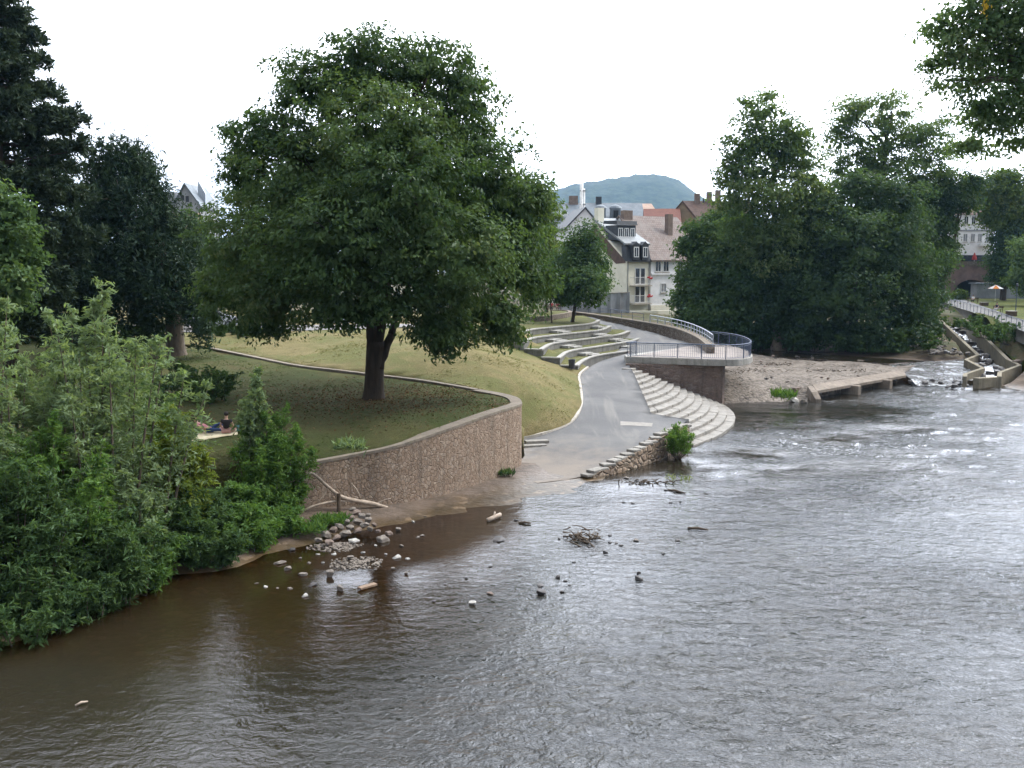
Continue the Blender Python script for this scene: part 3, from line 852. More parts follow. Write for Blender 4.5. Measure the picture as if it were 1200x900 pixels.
# ------------------------------------------------------------------ terraces
tiers = [  # rim in pixels, height
    (3.02, [(657, 428), (678, 428), (684, 423), (693, 418.5), (705, 415.5), (722, 413), (741, 410.5)]),
    (3.50, [(634, 418.5), (657, 419), (662, 415), (668, 411.5), (682, 408.5), (700, 406), (722, 402.5), (742, 399), (751, 396)]),
    (3.97, [(614, 408.5), (636, 409.5), (641, 406), (648, 402.5), (662, 400), (687, 397), (710, 394), (728, 391.5), (739, 387.5)]),
    (4.43, [(600, 400.5), (615, 401), (620, 398.5), (627, 395.5), (645, 393), (673, 390), (692, 388), (707, 386), (717, 381.5)]),
    (4.88, [(595, 393), (604, 392), (612, 389), (626, 385.5), (650, 383), (673, 381), (690, 379.3), (700, 377), (703.5, 374.5)]),
]
tt = thing('terrace_seating', 'curved amphitheatre terraces of grass and grey stone seating walls beside the road', 'terraces', P(690, 400, 3.5))
rims = []
for z, px in tiers:
    c = [P(x, y, z) for x, y in px]
    path = [c[0]] + smooth_path(c[1:], 5)
    path = [c[0].lerp(c[1], 0), c[0].lerp(c[1], .5)] + path[1:]
    rims.append(path)
    ins = [Vector((q[0], q[1], z)) for q in offset2d(path, .18)]
    MB().strip(ins, .36, lambda i: z - .09, lambda i: z + .005).build('coping', M_conc, tt)
    ins2 = [Vector((q[0], q[1], z)) for q in offset2d(path, .21)]
    MB().strip(ins2, .30, lambda i: z - 1.9, lambda i: z - .09).build('riser', M_tierw, tt)
for k, (path, (z, _)) in enumerate(zip(rims, tiers)):
    a, b = path[0], path[-1]
    inner = offset2d(path, .30)
    poly = [tuple(q) for q in inner] + [(b.x - 1.0, 104 if k < 4 else 110), (3, 108), (0, 98), (a.x - .6, a.y + 1.5)]
    o = sheet('tread', poly, lambda x, y, z=z: np.full(np.shape(x), z - .07), 1.2, M_turf, rough=.03)
    del o['kind']
    o.parent = tt; o.matrix_parent_inverse = Matrix.Translation(-Vector(tt.location))
for k in range(4):               # pairs of stone blocks lead from tier to tier
    z = tiers[k][0]
    for fx in (.48, .80):
        path = rims[k + 1]
        i = int(fx * (len(path) - 1))
        p = path[i]; d = (path[min(i + 1, len(path) - 1)] - path[i - 1]).normalized()
        nrm = Vector((d.y, -d.x, 0))
        q = p + nrm * .35
        MB().box((q.x, q.y, z + .06), (1.5, .7, .22), math.atan2(d.y, d.x)).build('step_block', M_conc, tt, bevel=.02)
        q = p + nrm * .80 + d * .35
        MB().box((q.x, q.y, z - .03), (1.5, .6, .2), math.atan2(d.y, d.x)).build('step_block', M_conc, tt, bevel=.02)
# round tree bed at the top
pl = [P(x, y, 5.3) for x, y in ((622, 371), (633, 370.6), (645, 369.6), (655, 368), (664, 366.5), (668, 365), (664, 363.5), (650, 363), (630, 364))]
plp = smooth_path(pl, 4)
t = thing('tree_bed', 'raised curved stone tree bed at the top of the terraces', 'planter', P(645, 370, 4.9))
MB().strip(plp, .4, lambda i: 4.6, lambda i: 5.3).build('wall', M_parapet, t)
o = sheet('soil', [(p.x, p.y) for p in pl], lambda x, y: np.full(np.shape(x), 5.2), 1.0, M_turf, skirt=.2)
del o['kind']; o.parent = t; o.matrix_parent_inverse = Matrix.Translation(-Vector(t.location))

# ------------------------------------------------------------------ river steps
st = thing('river_steps', 'broad flight of curved pale stone steps fanning down from road to river', 'steps', (9.5, 66, 1))
NS = 15
rs = np.random.default_rng(77)
def step_curve(i, n=18):
    a = Vector((15.5 - .455 * i, 71.7, 0))
    if i <= 6: b = Vector((10.2, 54.6, 0)).lerp(Vector((8.5, 59.7, 0)), i / 6)
    else: b = Vector((8.5, 59.7, 0)).lerp(Vector((8.75, 73.0, 0)), ((i - 6) / (NS - 6)) ** 1.0)
    if b.y > a.y - .6: b.y = a.y - .6
    ch = b - a; L = ch.length
    nrm = Vector((-ch.y, ch.x, 0)).normalized()
    if nrm.x < 0: nrm = -nrm
    sag = L * L / (8 * 34.0) + .02 * L
    return [a.lerp(b, k / n) + nrm * sag * 4 * (k / n) * (1 - k / n) for k in range(n + 1)]
for i in range(NS):
    z1 = .15 + i * .188
    c = step_curve(i, 40)
    d = step_curve(i + 1, 40) if i < NS - 1 else [q + Vector((-.5, .2, 0)) for q in c]
    mb = MB()
    n_ = len(c)
    inn = [q + (q - p).normalized() * .25 for p, q in zip(c, d)]
    L = [0.0]
    for a, b in zip(c, c[1:]): L.append(L[-1] + (b - a).length)
    def at(path, s_):
        k = min(max(int(np.searchsorted(L, s_)) - 1, 0), len(L) - 2)
        return path[k].lerp(path[k + 1], (s_ - L[k]) / max(L[k + 1] - L[k], 1e-6))
    s0 = 0.0
    while s0 < L[-1] - .2:                     # each step is laid in long blocks with open joints
        s1 = min(s0 + rs.uniform(1.1, 1.7), L[-1])
        if L[-1] - s1 < .5: s1 = L[-1]
        dz = rs.uniform(-.012, .012); dx = rs.uniform(-.02, .02)
        m_ = 4; base_ = len(mb.v)
        for k in range(m_ + 1):
            ss = s0 + .012 + (s1 - s0 - .024) * k / m_
            p, q = at(c, ss), at(inn, ss)
            mb.v += [(p.x + dx, p.y, z1 - .55), (p.x + dx, p.y, z1 + dz), (q.x, q.y, z1 + dz), (q.x, q.y, z1 - .55)]
        for k in range(m_):
            o, q = base_ + 4 * k, base_ + 4 * (k + 1)
            mb.f += [(o, q, q + 1, o + 1), (o + 1, q + 1, q + 2, o + 2), (o + 2, q + 2, q + 3, o + 3), (o + 3, q + 3, q, o)]
        e_ = base_ + 4 * m_
        mb.f += [(base_, base_ + 1, base_ + 2, base_ + 3), (e_ + 3, e_ + 2, e_ + 1, e_)]
        s0 = s1
    mb.build('step', M_step, st, bevel=.025)
# rough low wall closing the ramp above the water
rw = [P(690, 556, .18), P(712, 545, .42), P(735, 533, .68), P(757, 521, .95), P(774, 510, 1.2), Vector((9.3, 54.6, 1.15)), Vector((10.0, 56.2, 1.0))]
rwp = smooth_path(rw, 6)
rg = np.random.default_rng(3)
jit = rg.uniform(-.05, .06, len(rwp))
t = thing('ramp_wall', 'low crumbling rubble stone wall holding up the ramp edge above the river', 'wall', (6, 50, 0))
MB().strip(rwp, .55, lambda i: -.5, lambda i: rwp[i].z + jit[i]).build('stonework', M_rubble, t)
mb = MB()
for i, p in enumerate(rwp):
    if i % 2 == 0:
        mb.box((p.x, p.y, p.z + jit[i] + .03), (.55 + rg.uniform(0, .2), .5, .14), rg.uniform(0, 1))
mb.build('cope_stones', M_step, t, bevel=.04)

# ------------------------------------------------------------------ viewing platform
pf = [(8.55, 73.3), (12, 72.2), (14.2, 71.3), (15.6, 71.0), (16.8, 71.5), (17.9, 73.2), (18.6, 76), (19.0, 80), (18.8, 83.5), (17.9, 86), (16.8, 86.8)]
pfs = [(p.x, p.y) for p in smooth_path([Vector((a, b, 0)) for a, b in pf], 4)]
t = thing('viewing_platform', 'rounded grey concrete viewing platform cantilevered over the river steps', 'platform', (14, 76, 0))
MB().prism(pfs + [(15.8, 84), (8.6, 75)], 2.98, 3.46).build('slab', M_conc, t, bevel=.03)
sup = [(8.45, 72.7), (15.5, 71.9), (15.9, 73), (16.3, 84), (10, 84)]
MB().prism(sup, -.5, 2.975).build('support_wall', M_brick, t)
top = MB().prism([(x * .97 + .4, y * .985 + 1.2) for x, y in pfs] + [(15.6, 84.2), (9.9, 75.2)], 3.46, 3.475).build('floor', plain('platform_paving', (.27, .235, .215), (.20, .175, .16), .7, .9, obj=False), t)

def railing(name, label, path, h, post_step, bars, mat, r_post=.035, group=None, mid=True, barstep=.13):
    t = thing(name, label, 'railing', path[0], group)
    seg = [0.0]
    for a, b in zip(path, path[1:]): seg.append(seg[-1] + (b - a).length)
    L = seg[-1]; npst = max(2, int(round(L / post_step)) + 1)
    def at(s):
        for i in range(len(seg) - 1):
            if s <= seg[i + 1] or i == len(seg) - 2:
                k = (s - seg[i]) / max(seg[i + 1] - seg[i], 1e-6)
                return path[i].lerp(path[i + 1], min(max(k, 0), 1))
    up = Vector((0, 0, h))
    MB().tube([p + up for p in path], r_post * 1.05, 8).build('top_rail', mat, t, smooth=True)
    ps = [at(L * i / (npst - 1)) for i in range(npst)]
    for p in ps:
        MB().tube([p - Vector((0, 0, .1)), p + up], r_post, 6).build('post', mat, t)
    if bars:
        for i in range(npst - 1):
            mb = MB()
            s0, s1 = L * i / (npst - 1) + .1, L * (i + 1) / (npst - 1) - .1
            m = max(2, int((s1 - s0) / barstep))
            for zz in (.1, h - .12):
                mb.tube([at(s0 + (s1 - s0) * k / 6) + Vector((0, 0, zz)) for k in range(7)], .018, 4)
            for k in range(m + 1):
                p = at(s0 + (s1 - s0) * k / m)
                mb.tube([p + Vector((0, 0, .1)), p + Vector((0, 0, h - .12))], .011, 4)
            mb.build('panel', mat, t)
    elif mid:
        for f in ((.5,) if mid is True else mid):
            MB().tube([p + up * f for p in path], r_post * .7, 6).build('mid_rail', mat, t, smooth=True)
    return t
rp = [Vector((x, y, 3.46)) for x, y in offset2d([(a, b) for a, b in pfs], .14)]
rp = [Vector((9.45, 74.6, 3.46))] + rp
railing('platform_railing', 'dark blue steel railing with barred panels round the viewing platform', rp, 1.05, 1.75, True, M_rail, .04)

# parapet wall and pipe rail along the road
pp = [P(657, 364, 5.2), P(687, 367, 5.0), P(729, 373, 4.7), P(767, 379, 4.45), P(792, 384, 4.3), P(810, 390, 4.25), P(824, 397, 4.2), P(833, 404, 4.15)]
pps = smooth_path(pp, 5)
t = thing('parapet_wall', 'curved brown stone parapet wall on the river side of the road bend', 'wall', (16, 92, 3.3))
MB().strip(pps, .6, lambda i: 2.0, lambda i: pps[i].z - .1).build('stonework', M_parapet, t)
MB().strip(pps, .68, lambda i: pps[i].z - .1, lambda i: pps[i].z + .02).build('capping', M_cap, t)
pr = [Vector((q[0], q[1], p.z)) for q, p in zip(offset2d(pps, .15), pps)]
railing('pipe_railing', 'pale grey double pipe handrail along the top of the curved stone parapet', pr[len(pr) * 2 // 5:], .75, 1.5, False, M_galv, .045, mid=(.5,))
railing('thin_railing', 'thin dark railing on the far straight end of the parapet before the houses', pr[3:len(pr) * 2 // 5], .8, 2.2, False, M_rail, .028)

# ------------------------------------------------------------------ gravel bank, weir, stream
gb = [P(*q) for q in ((848, 478, -.1), (885, 477, -.1), (925, 474, -.1), (950, 470, -.1), (953, 452, 1.0), (1000, 443, 1.0), (1057, 434, 1.0), (1075, 428, .9), (1040, 423, 1.0), (960, 418, 1.0), (885, 412, 1.1))] + [Vector((19, 100, 1.5)), Vector((16.4, 86, 1.5)), Vector((15.8, 74, .8))]
S_G = Surf([tuple(P(*q)) for q in ((850, 476, -.12), (885, 476, -.08), (925, 473, -.08), (950, 470, -.05), (868, 462, .45), (868, 450, .95), (890, 460, .5), (905, 450, .85), (925, 458, .55), (950, 451, 1.02), (1000, 442, 1.02), (1057, 434, 1.0), (900, 438, 1.2), (950, 436, 1.15),
    (880, 428, 1.35), (1000, 428, 1.12), (1075, 428, .9), (1040, 423, 1.02), (960, 418, 1.1), (885, 413, 1.2))] + [(19, 100, 1.6), (16.4, 86, 1.5), (15.8, 74, .75)], 1.2)
sheet('gravel_bank', [(p.x, p.y) for p in gb], S_G, .45, M_gravel, rough=.24)
t = thing('weir_ledge', 'sloping concrete ledge with two stub piers and dark outlets under it', 'weir', P(1000, 450, .5))
ft = [P(957, 458, .78), P(1062, 439.5, .78)]; bt = [P(952, 450.5, 1.08), P(1058, 433, 1.08)]
dd = Vector((0, 0, -.24))
M_old = concrete_mat('old_concrete', (.27, .225, .185), (.17, .14, .115), .2, .6)
MB().hexa([ft[0] + dd, ft[1] + dd, bt[1] + dd, bt[0] + dd, ft[0], ft[1], bt[1], bt[0]]).build('slab', M_old, t, bevel=.03)
u = (ft[1] - ft[0]).normalized(); back = Vector((-u.y, u.x, 0))
q0, q1 = ft[0] + back * 1.9, ft[1] + back * 1.9
MB().strip([q0, q1], .3, lambda i: -.6, lambda i: .83).build('back_wall', M_brick, t)
for f in (.36, .72):
    p = ft[0].lerp(ft[1], f)
    MB().box((p.x, p.y + .15, .12), (.55, 1.5, 1.25), math.atan2(u.y, u.x)).build('pier', M_old, t, bevel=.08)
sw = [ft[0] + back * 0.2 - u * .3, ft[0] - u * 1.0 + Vector((0, -.6, 0))]
MB().strip([bt[0] - u * .3, ft[0] - u * .3, ft[0] - u * .6 - back * .5], .5, lambda i: -.6, lambda i: (1.0, .72, .25)[i]).build('abutment', M_old, t, bevel=.05)

stm = [P(*q) for q in ((1042, 427, 1.06), (1090, 423.5, 1.0), (1130, 421, .95), (1149, 430, .75), (1131, 441, .35), (1136, 452, .03), (1076, 453, .03), (1064, 442, .6))]
S_S = Surf([tuple(p) for p in stm] + [tuple(P(1100, 433, .72)), tuple(P(1090, 445, .30))], 1.0)
flow_sheet('stream', [(p.x, p.y) for p in stm], S_S, .3, lambda co: np.clip(.75 * vnoise(co[:, 0], co[:, 1] * 1.6, .5, 2.0) + .32 + .2 * (co[:, 0] > P(1105, 430, .7).x), 0, 1), 1.2, .09)
pool = [P(*q) for q in ((872, 409, 1.32), (905, 411, 1.3), (960, 415, 1.24), (1040, 420, 1.16), (1090, 423, 1.05), (1042, 426, 1.1), (1000, 424, 1.2), (960, 421, 1.26), (905, 418, 1.32), (872, 413, 1.36))]
flow_sheet('side_channel', [(p.x, p.y) for p in pool], Surf([tuple(p) for p in pool], 2.0), .6, 0.0, .25, .01)

# ------------------------------------------------------------------ fish ladder
t = thing('fish_ladder', 'long stepped concrete fish ladder with boulders and white water by the park', 'fish ladder', P(1140, 420, .5))
lw = [P(*q) for q in ((1093, 367, 3.6), (1110, 382, 3.0), (1128, 399, 2.2), (1146, 415.5, 1.55))]
lz = [P(1146, 415.5, 1.55), P(1132, 421, 1.45), P(1152, 431, 1.2), P(1131, 438, .95), P(1130.5, 441, .9)]
rwl = [P(*q) for q in ((1106, 353, 4.2), (1135, 377, 3.3), (1165, 405, 2.25), (1181, 420.5, 1.65))]
rz = [P(1181, 420.5, 1.65), P(1195, 427.5, 1.4), P(1171.5, 436, 1.1), P(1171, 441, 1.0)]
def lwall(nm, path, w=.36):
    MB().strip(path, w, lambda i: -.6, lambda i: path[i].z).build(nm, M_lad, t, bevel=.03)
lwall('side_wall', smooth_path(lw, 3)); lwall('side_wall', smooth_path(rwl, 3)); lwall('basin_wall', lz); lwall('basin_wall', rz)
sA, sB = P(1144, 443, .92), P(1171, 441, .95)
MB().strip([sA, sB], .6, lambda i: -.6, lambda i: .92).build('sill', M_lad, t, bevel=.03)
# water in the ladder, falling in small steps
la = smooth_path(lw, 6); ra = smooth_path(rwl, 6)
ca = [a for a in la] + lz[1:4]; cb = [b for b in ra] + rz[1:3] + [P(1171.5, 438, 1.0)]
def resample(path, n):
    s = [0.0]
    for a, b in zip(path, path[1:]): s.append(s[-1] + (b - a).length)
    out = []
    for k in range(n):
        q = s[-1] * k / (n - 1)
        i = max(j for j in range(len(s)) if s[j] <= q + 1e-9); i = min(i, len(path) - 2)
        out.append(path[i].lerp(path[i + 1], (q - s[i]) / max(s[i + 1] - s[i], 1e-9)))
    return out
n_ = 90
ca, cb = resample(ca, n_), resample(cb, n_)
mb = MB(); foamv = []
LADDER = []
for k in range(n_):
    f = k / (n_ - 1)
    z = min(ca[k].z, cb[k].z) - .55
    stp = (f * 15) % 1
    z2 = 3.0 * (1 - f) + .35 * f
    z2 = min(z2, z) + .14 * (.5 - stp)
    LADDER.append((ca[k], cb[k], z2))
    for j in range(7):
        p = ca[k].lerp(cb[k], j / 6)
        mb.v.append((p.x, p.y, z2 + .05 * math.sin(j * 2.1 + k * 1.3)))
        foamv.append(.62 if stp > .78 or stp < .15 else .12)
for k in range(n_ - 1):
    for j in range(6):
        a = k * 7 + j
        mb.f.append((a, a + 1, a + 8, a + 7))
me = mb.mesh('ladder_water', True)
set_attr(me, 'rough', np.full(len(me.vertices), 1.2)); set_attr(me, 'foam', foamv); set_attr(me, 'shallow', np.full(len(me.vertices), .4))
o = link('flowing_water', me, M_water, t)

# right-hand park: lawn, path, railing
pth = [P(*q) for q in ((1105, 352, 4.7), (1130, 351, 4.75), (1152, 359, 4.55), (1180, 369, 4.35), (1215, 380, 4.2), (1215, 394, 4.05), (1170, 377, 4.3), (1140, 366, 4.5), (1112, 357, 4.65))]
prk = [P(*q) for q in ((1128, 350, 4.8), (1260, 345, 4.8), (1300, 385, 4.2), (1215, 381, 4.2), (1180, 369.5, 4.35), (1152, 359.3, 4.55))]
S_P = Surf([tuple(p) for p in pth + prk], 3.0)
sheet('park_lawn', [(p.x, p.y) for p in prk], lambda x, y: S_P(x, y) - .02, 2.0, M_park)
sheet('path', [(p.x, p.y) for p in pth], S_P, 1.5, M_paving)
bankp = [P(*q) for q in ((1112, 357.5, 4.6), (1140, 366.5, 4.45), (1170, 377.5, 4.25), (1220, 396, 4.0), (1240, 425, 2.0), (1198, 424, 1.6), (1184, 418, 1.6), (1166, 403, 2.2), (1137, 377, 3.3), (1115, 361, 4.0))]
sheet('grass_bank', [(p.x, p.y) for p in bankp], Surf([tuple(p) for p in bankp], 2.0), .8, M_park, rough=.1)
railing('path_railing', 'dark bar railing along the edge of the park path above the fish ladder', [p + Vector((0, 0, 0)) for p in smooth_path([P(1112, 357.3, 4.62), P(1140, 366, 4.48), P(1170, 377, 4.28), P(1212, 393, 4.05)], 4)], 1.0, 3.0, True, M_rail, .035, barstep=.45)

# ------------------------------------------------------------------ the ground sheet, cut down where something else is the surface
def carve(poly, val):
    global GZ
    m = inside([(p[0], p[1]) for p in poly], GX, GY)
    if m.any():
        v = val(GX[m], GY[m]) if callable(val) else val
        GZ[m] = np.minimum(GZ[m], v)
carve([(p.x, p.y) for p in gb], lambda x, y: S_G(x, y) - .35)
carve([(p.x, p.y) for p in prk], lambda x, y: S_P(x, y) - .4)
carve([(p.x, p.y) for p in pth], lambda x, y: S_P(x, y) - .4)
carve([(p.x, p.y) for p in stm], lambda x, y: S_S(x, y) - .35)
carve([ft[0] - u * 1.2 - back * 2, ft[1] + u * .3 - back * 2, ft[1] + back * 2.4 + u * .3, ft[0] + back * 2.4 - u * 1.2], -.7)
lp = [p + Vector((-.9, 0, 0)) for p in ca] + [p + Vector((.9, 0, 0)) for p in reversed(cb)]
lzs = Surf([(((a + b) / 2).x, ((a + b) / 2).y, z - .5) for a, b, z in LADDER[::6]] + [(a.x, a.y, z - .5) for a, b, z in LADDER[::12]] + [(b.x, b.y, z - .5) for a, b, z in LADDER[::12]], 1.0)
carve(lp, lzs)
carve(road_poly, lambda x, y: np.where(S_R(x, y) > .45, S_R(x, y) - .25, 9.0))
mb = MB()
ny, nx = GX.shape
mb.v = list(zip(GX.ravel(), GY.ravel(), GZ.ravel()))
mb.f = [(j * nx + i, j * nx + i + 1, (j + 1) * nx + i + 1, (j + 1) * nx + i) for j in range(ny - 1) for i in range(nx - 1)]
tag(mb.build('ground', M_ground, smooth=True), kind='structure')

# ------------------------------------------------------------------ plant materials
L_chest = leaf_mat('chestnut_leaf', (0.038, 0.074, 0.032), (0.092, 0.148, 0.064), (0.141, 0.186, 0.083))
L_dark = leaf_mat('dark_leaf', (0.028, 0.055, 0.027), (0.064, 0.110, 0.052))
L_yew = leaf_mat('yew_needle', (0.018, 0.036, 0.022), (0.042, 0.069, 0.039), None, .15)
L_pine = leaf_mat('pine_needle', (0.021, 0.036, 0.024), (0.045, 0.066, 0.039), None, .15)
L_willow = leaf_mat('silver_willow_leaf', (.110, .170, .088), (.215, .290, .165), (.29, .36, .23), .45)
L_will2 = leaf_mat('green_willow_leaf', (.058, .130, .036), (.125, .215, .062), (.17, .25, .09), .45)
L_yell = leaf_mat('yellow_green_leaf', (.105, .155, .030), (.190, .240, .048), (.22, .26, .07))
L_poplar = leaf_mat('poplar_leaf', (0.059, 0.105, 0.041), (0.128, 0.192, 0.077), (0.192, 0.243, 0.115))
L_light = leaf_mat('light_leaf', (0.058, 0.100, 0.023), (0.128, 0.179, 0.045), (0.205, 0.243, 0.064))
L_mid = leaf_mat('mid_leaf', (0.038, 0.076, 0.032), (0.084, 0.143, 0.060), (0.128, 0.186, 0.077))
L_over = leaf_mat('overhang_leaf', (0.074, 0.134, 0.059), (0.154, 0.237, 0.109), (0.218, 0.282, 0.154))
L_autumn = leaf_mat('yellowed_leaf', (.55, .36, .05), (.70, .50, .08))
B_dark = plain('bark_dark', (.060, .045, .034), (.035, .027, .021), 5, .95, .05, 9, stretch=(1, 1, .25), obj=False)
B_grey = plain('bark_grey', (.15, .12, .09), (.09, .072, .055), 5, .95, .04, 9, stretch=(1, 1, .25), obj=False)
B_pale = plain('bark_pale', (.26, .22, .17), (.15, .125, .10), 4, .9, .03, 9, stretch=(1, 1, .3), obj=False)
rng = np.random.default_rng(11)

# ------------------------------------------------------------------ big chestnut
Y0 = P(438, 468, 3.25).y
base = P(438, 468, 3.22)
lob = px_lobes(Y0, [(430, 78, 60, 46, 0), (505, 82, 58, 40, 1), (370, 108, 58, 46, 0), (315, 160, 52, 40, 0), (545, 120, 42, 52, 0), (440, 150, 90, 60, -3), (565, 200, 58, 60, -1),
    (350, 210, 66, 58, -2), (285, 200, 30, 30, 1), (470, 225, 90, 70, -5), (605, 255, 46, 56, 0), (400, 285, 100, 70, -5.5), (300, 285, 62, 58, -2), (530, 300, 80, 62, -5), (610, 325, 38, 50, 0),
    (335, 345, 72, 40, -3), (270, 345, 42, 40, 0), (470, 345, 66, 42, -5), (560, 365, 58, 36, -2), (520, 398, 34, 20, -2), (590, 385, 30, 22, -1), (400, 360, 50, 26, -5), (310, 378, 40, 18, -1), (625, 225, 22, 26, 1), (515, 378, 40, 26, -4),
    (350, 270, 100, 75, 5), (545, 265, 95, 80, 5), (450, 260, 120, 80, 7), (400, 190, 60, 50, 1), (500, 180, 60, 50, 1)], .95)
t = lobe_tree('chestnut_tree', 'huge spreading chestnut tree with a thick forked trunk on the lawn behind the wall', 'tree', base, lob, B_dark, L_chest, rng,
    trunk_r=.50, fork=tuple(PY(440, 400, Y0)), ncl=112, nlf=50, lsize=.23, lasp=.48, csig=.36, flat=.5, droop=.9, inner=.26, nlimb=30)
for c in t.children:
    if c.name.startswith('trunk'): tr = c
mb = MB()
limb(mb, PY(444, 432, Y0), PY(459, 392, Y0 + .3), .28, .2, rng, .03, 10)
limb(mb, PY(458, 396, Y0 + .3), PY(482, 330, Y0 + .5), .21, .10, rng, .05, 8)
limb(mb, PY(440, 412, Y0), PY(428, 330, Y0 - .5), .34, .18, rng, .05, 8)
mb.build('limb', B_dark, t, smooth=True)

# ------------------------------------------------------------------ dark conifers and trees on the left
def conifer_pine(name, label, base, H, prof, leaf, bark, rng, trunk_r=.4):
    """whorls of level branches carrying upturned needle tufts; prof: (height fraction, reach)"""
    base = Vector(base); t = thing(name, label, 'tree', base)
    mb = MB()
    mb.tube([base + Vector((0, 0, H * f - .2)) for f in np.linspace(0, 1, 10)], [trunk_r * (1.05 - f) for f in np.linspace(0, 1, 10)], 10)
    C = []; A = []; T = []
    z = .12
    while z < .99:
        reach = np.interp(z, [p[0] for p in prof], [p[1] for p in prof])
        nb = rng.integers(4, 7)
        a0 = rng.uniform(0, 6.28)
        for b in range(nb):
            a = a0 + b * 6.28 / nb + rng.normal() * .25
            L = reach * rng.uniform(.6, 1.12)
            d = Vector((math.cos(a), math.sin(a), 0)); tl = rng.uniform(-.12, .36)
            o = base + Vector((0, 0, H * (z + rng.normal() * .02)))
            pts = [o + d * L * f + Vector((0, 0, L * (tl * f - .22 * f * f + .14 * f ** 4))) for f in np.linspace(0, 1, 6)]
            mb.tube(pts, [.09 * (1 - f) * trunk_r / .4 + .012 for f in np.linspace(0, 1, 6)], 4)
            m = max(6, int(L * 11))
            for k in range(m):
                f = rng.uniform(.18, 1.05) ** .8
                p = o + d * L * f + Vector((0, 0, L * (tl * f - .22 * f * f + .14 * f ** 4)))
                side = d.cross(Vector((0, 0, 1))) * rng.normal() * L * .24 * (1.3 - f)
                c = p + side + Vector((0, 0, rng.uniform(-.35, .45)))
                q = 26
                dd = unit(rng.normal(size=(q, 3)) * np.array([1, 1, .8]) + np.array([d.x * .5, d.y * .5, .55]))
                C.append(np.array(c) + dd * rng.uniform(.05, .38, (q, 1)))
                A.append(dd)
                T.append(np.full(q, rng.random()) * .6 + rng.random(q) * .4)
        z += rng.uniform(.022, .045)
    C = np.concatenate(C); A = np.concatenate(A); T = np.concatenate(T)
    nn = len(C)
    nr = unit(rng.normal(size=(nn, 3)) + np.array([0, 0, .4]))
    mb.build('trunk', bark, t, smooth=True)
    link('crown', leaf_mesh('crown', C, nr, A, rng.uniform(.25, .48, nn), rng.uniform(.09, .16, nn), T, .1), leaf, t)
    return t
Yp = 58
bp = PY(12, 400, Yp); bp.z = S_A.at(bp.x, bp.y)
topz = PY(-8, -30, Yp).z
conifer_pine('black_pine', 'tall dark pine with tiered level branches at the left edge of the park', bp, topz - bp.z,
    [(0, 3.0), (.2, 4.8), (.45, 4.9), (.6, 4.6), (.72, 4.6), (.80, 3.3), (.88, 2.7), (.95, 1.4), (1, .3)], L_pine, B_dark, rng, .45)
Yy = 68
by = PY(206, 412, Yy); by.z = S_A.at(by.x, by.y)
lob = px_lobes(Yy, [(150, 190, 20, 34, 0), (120, 205, 20, 46, 0), (172, 215, 18, 40, 0), (140, 250, 48, 50, -1), (100, 270, 40, 45, 0), (175, 275, 34, 50, -1), (195, 250, 10, 36, 0), (130, 320, 70, 50, -2), (190, 330, 52, 48, -2), (215, 300, 26, 46, 1), (90, 340, 50, 45, 0), (170, 372, 40, 24, -1), (235, 360, 22, 38, -1), (238, 388, 12, 22, -2), (110, 372, 40, 22, 0), (150, 300, 80, 70, 3)], .9)
t = lobe_tree('yew_tree', 'wide black-green yew with upright sprays and a stout trunk left of the chestnut', 'tree', by, lob, B_grey, L_yew, rng,
    trunk_r=.62, fork=tuple(PY(203, 360, Yy)), ncl=80, nlf=34, lsize=.36, lasp=.26, csig=.42, flat=1.25, droop=-.55, inner=.35, upb=.1, nlimb=8)
# upright sprays breaking the yew's outline
C = []; A = []; T = []
for (px, py, h) in ((118, 160, 60), (107, 178, 60), (131, 158, 70), (146, 160, 60), (160, 164, 60), (170, 172, 70), (182, 205, 70), (196, 212, 70), (99, 190, 50), (138, 175, 60), (153, 178, 60), (176, 190, 50), (125, 180, 50), (190, 230, 50)):
    top_ = PY(px, py, Yy + rng.normal() * .8); bot = PY(px + rng.normal() * 8 + (150 - px) * .15, py + h, Yy + rng.normal() * .5)
    k = 230
    f = rng.random(k) ** .8
    p = np.array(top_)[None] * (1 - f[:, None]) + np.array(bot)[None] * f[:, None]
    w = (.10 + .42 * f)[:, None]
    C.append(p + rng.normal(size=(k, 3)) * w * np.array([.8, .8, .6])); A.append(unit(rng.normal(size=(k, 3)) * .6 + np.array([0, 0, 1.1]))); T.append(rng.random(k))
C = np.concatenate(C); A = np.concatenate(A); T = np.concatenate(T)
link('spray', leaf_mesh('spray', C, unit(rng.normal(size=C.shape)), A, rng.uniform(.3, .55, len(C)), rng.uniform(.08, .15, len(C)), T, .1), L_yew, t)

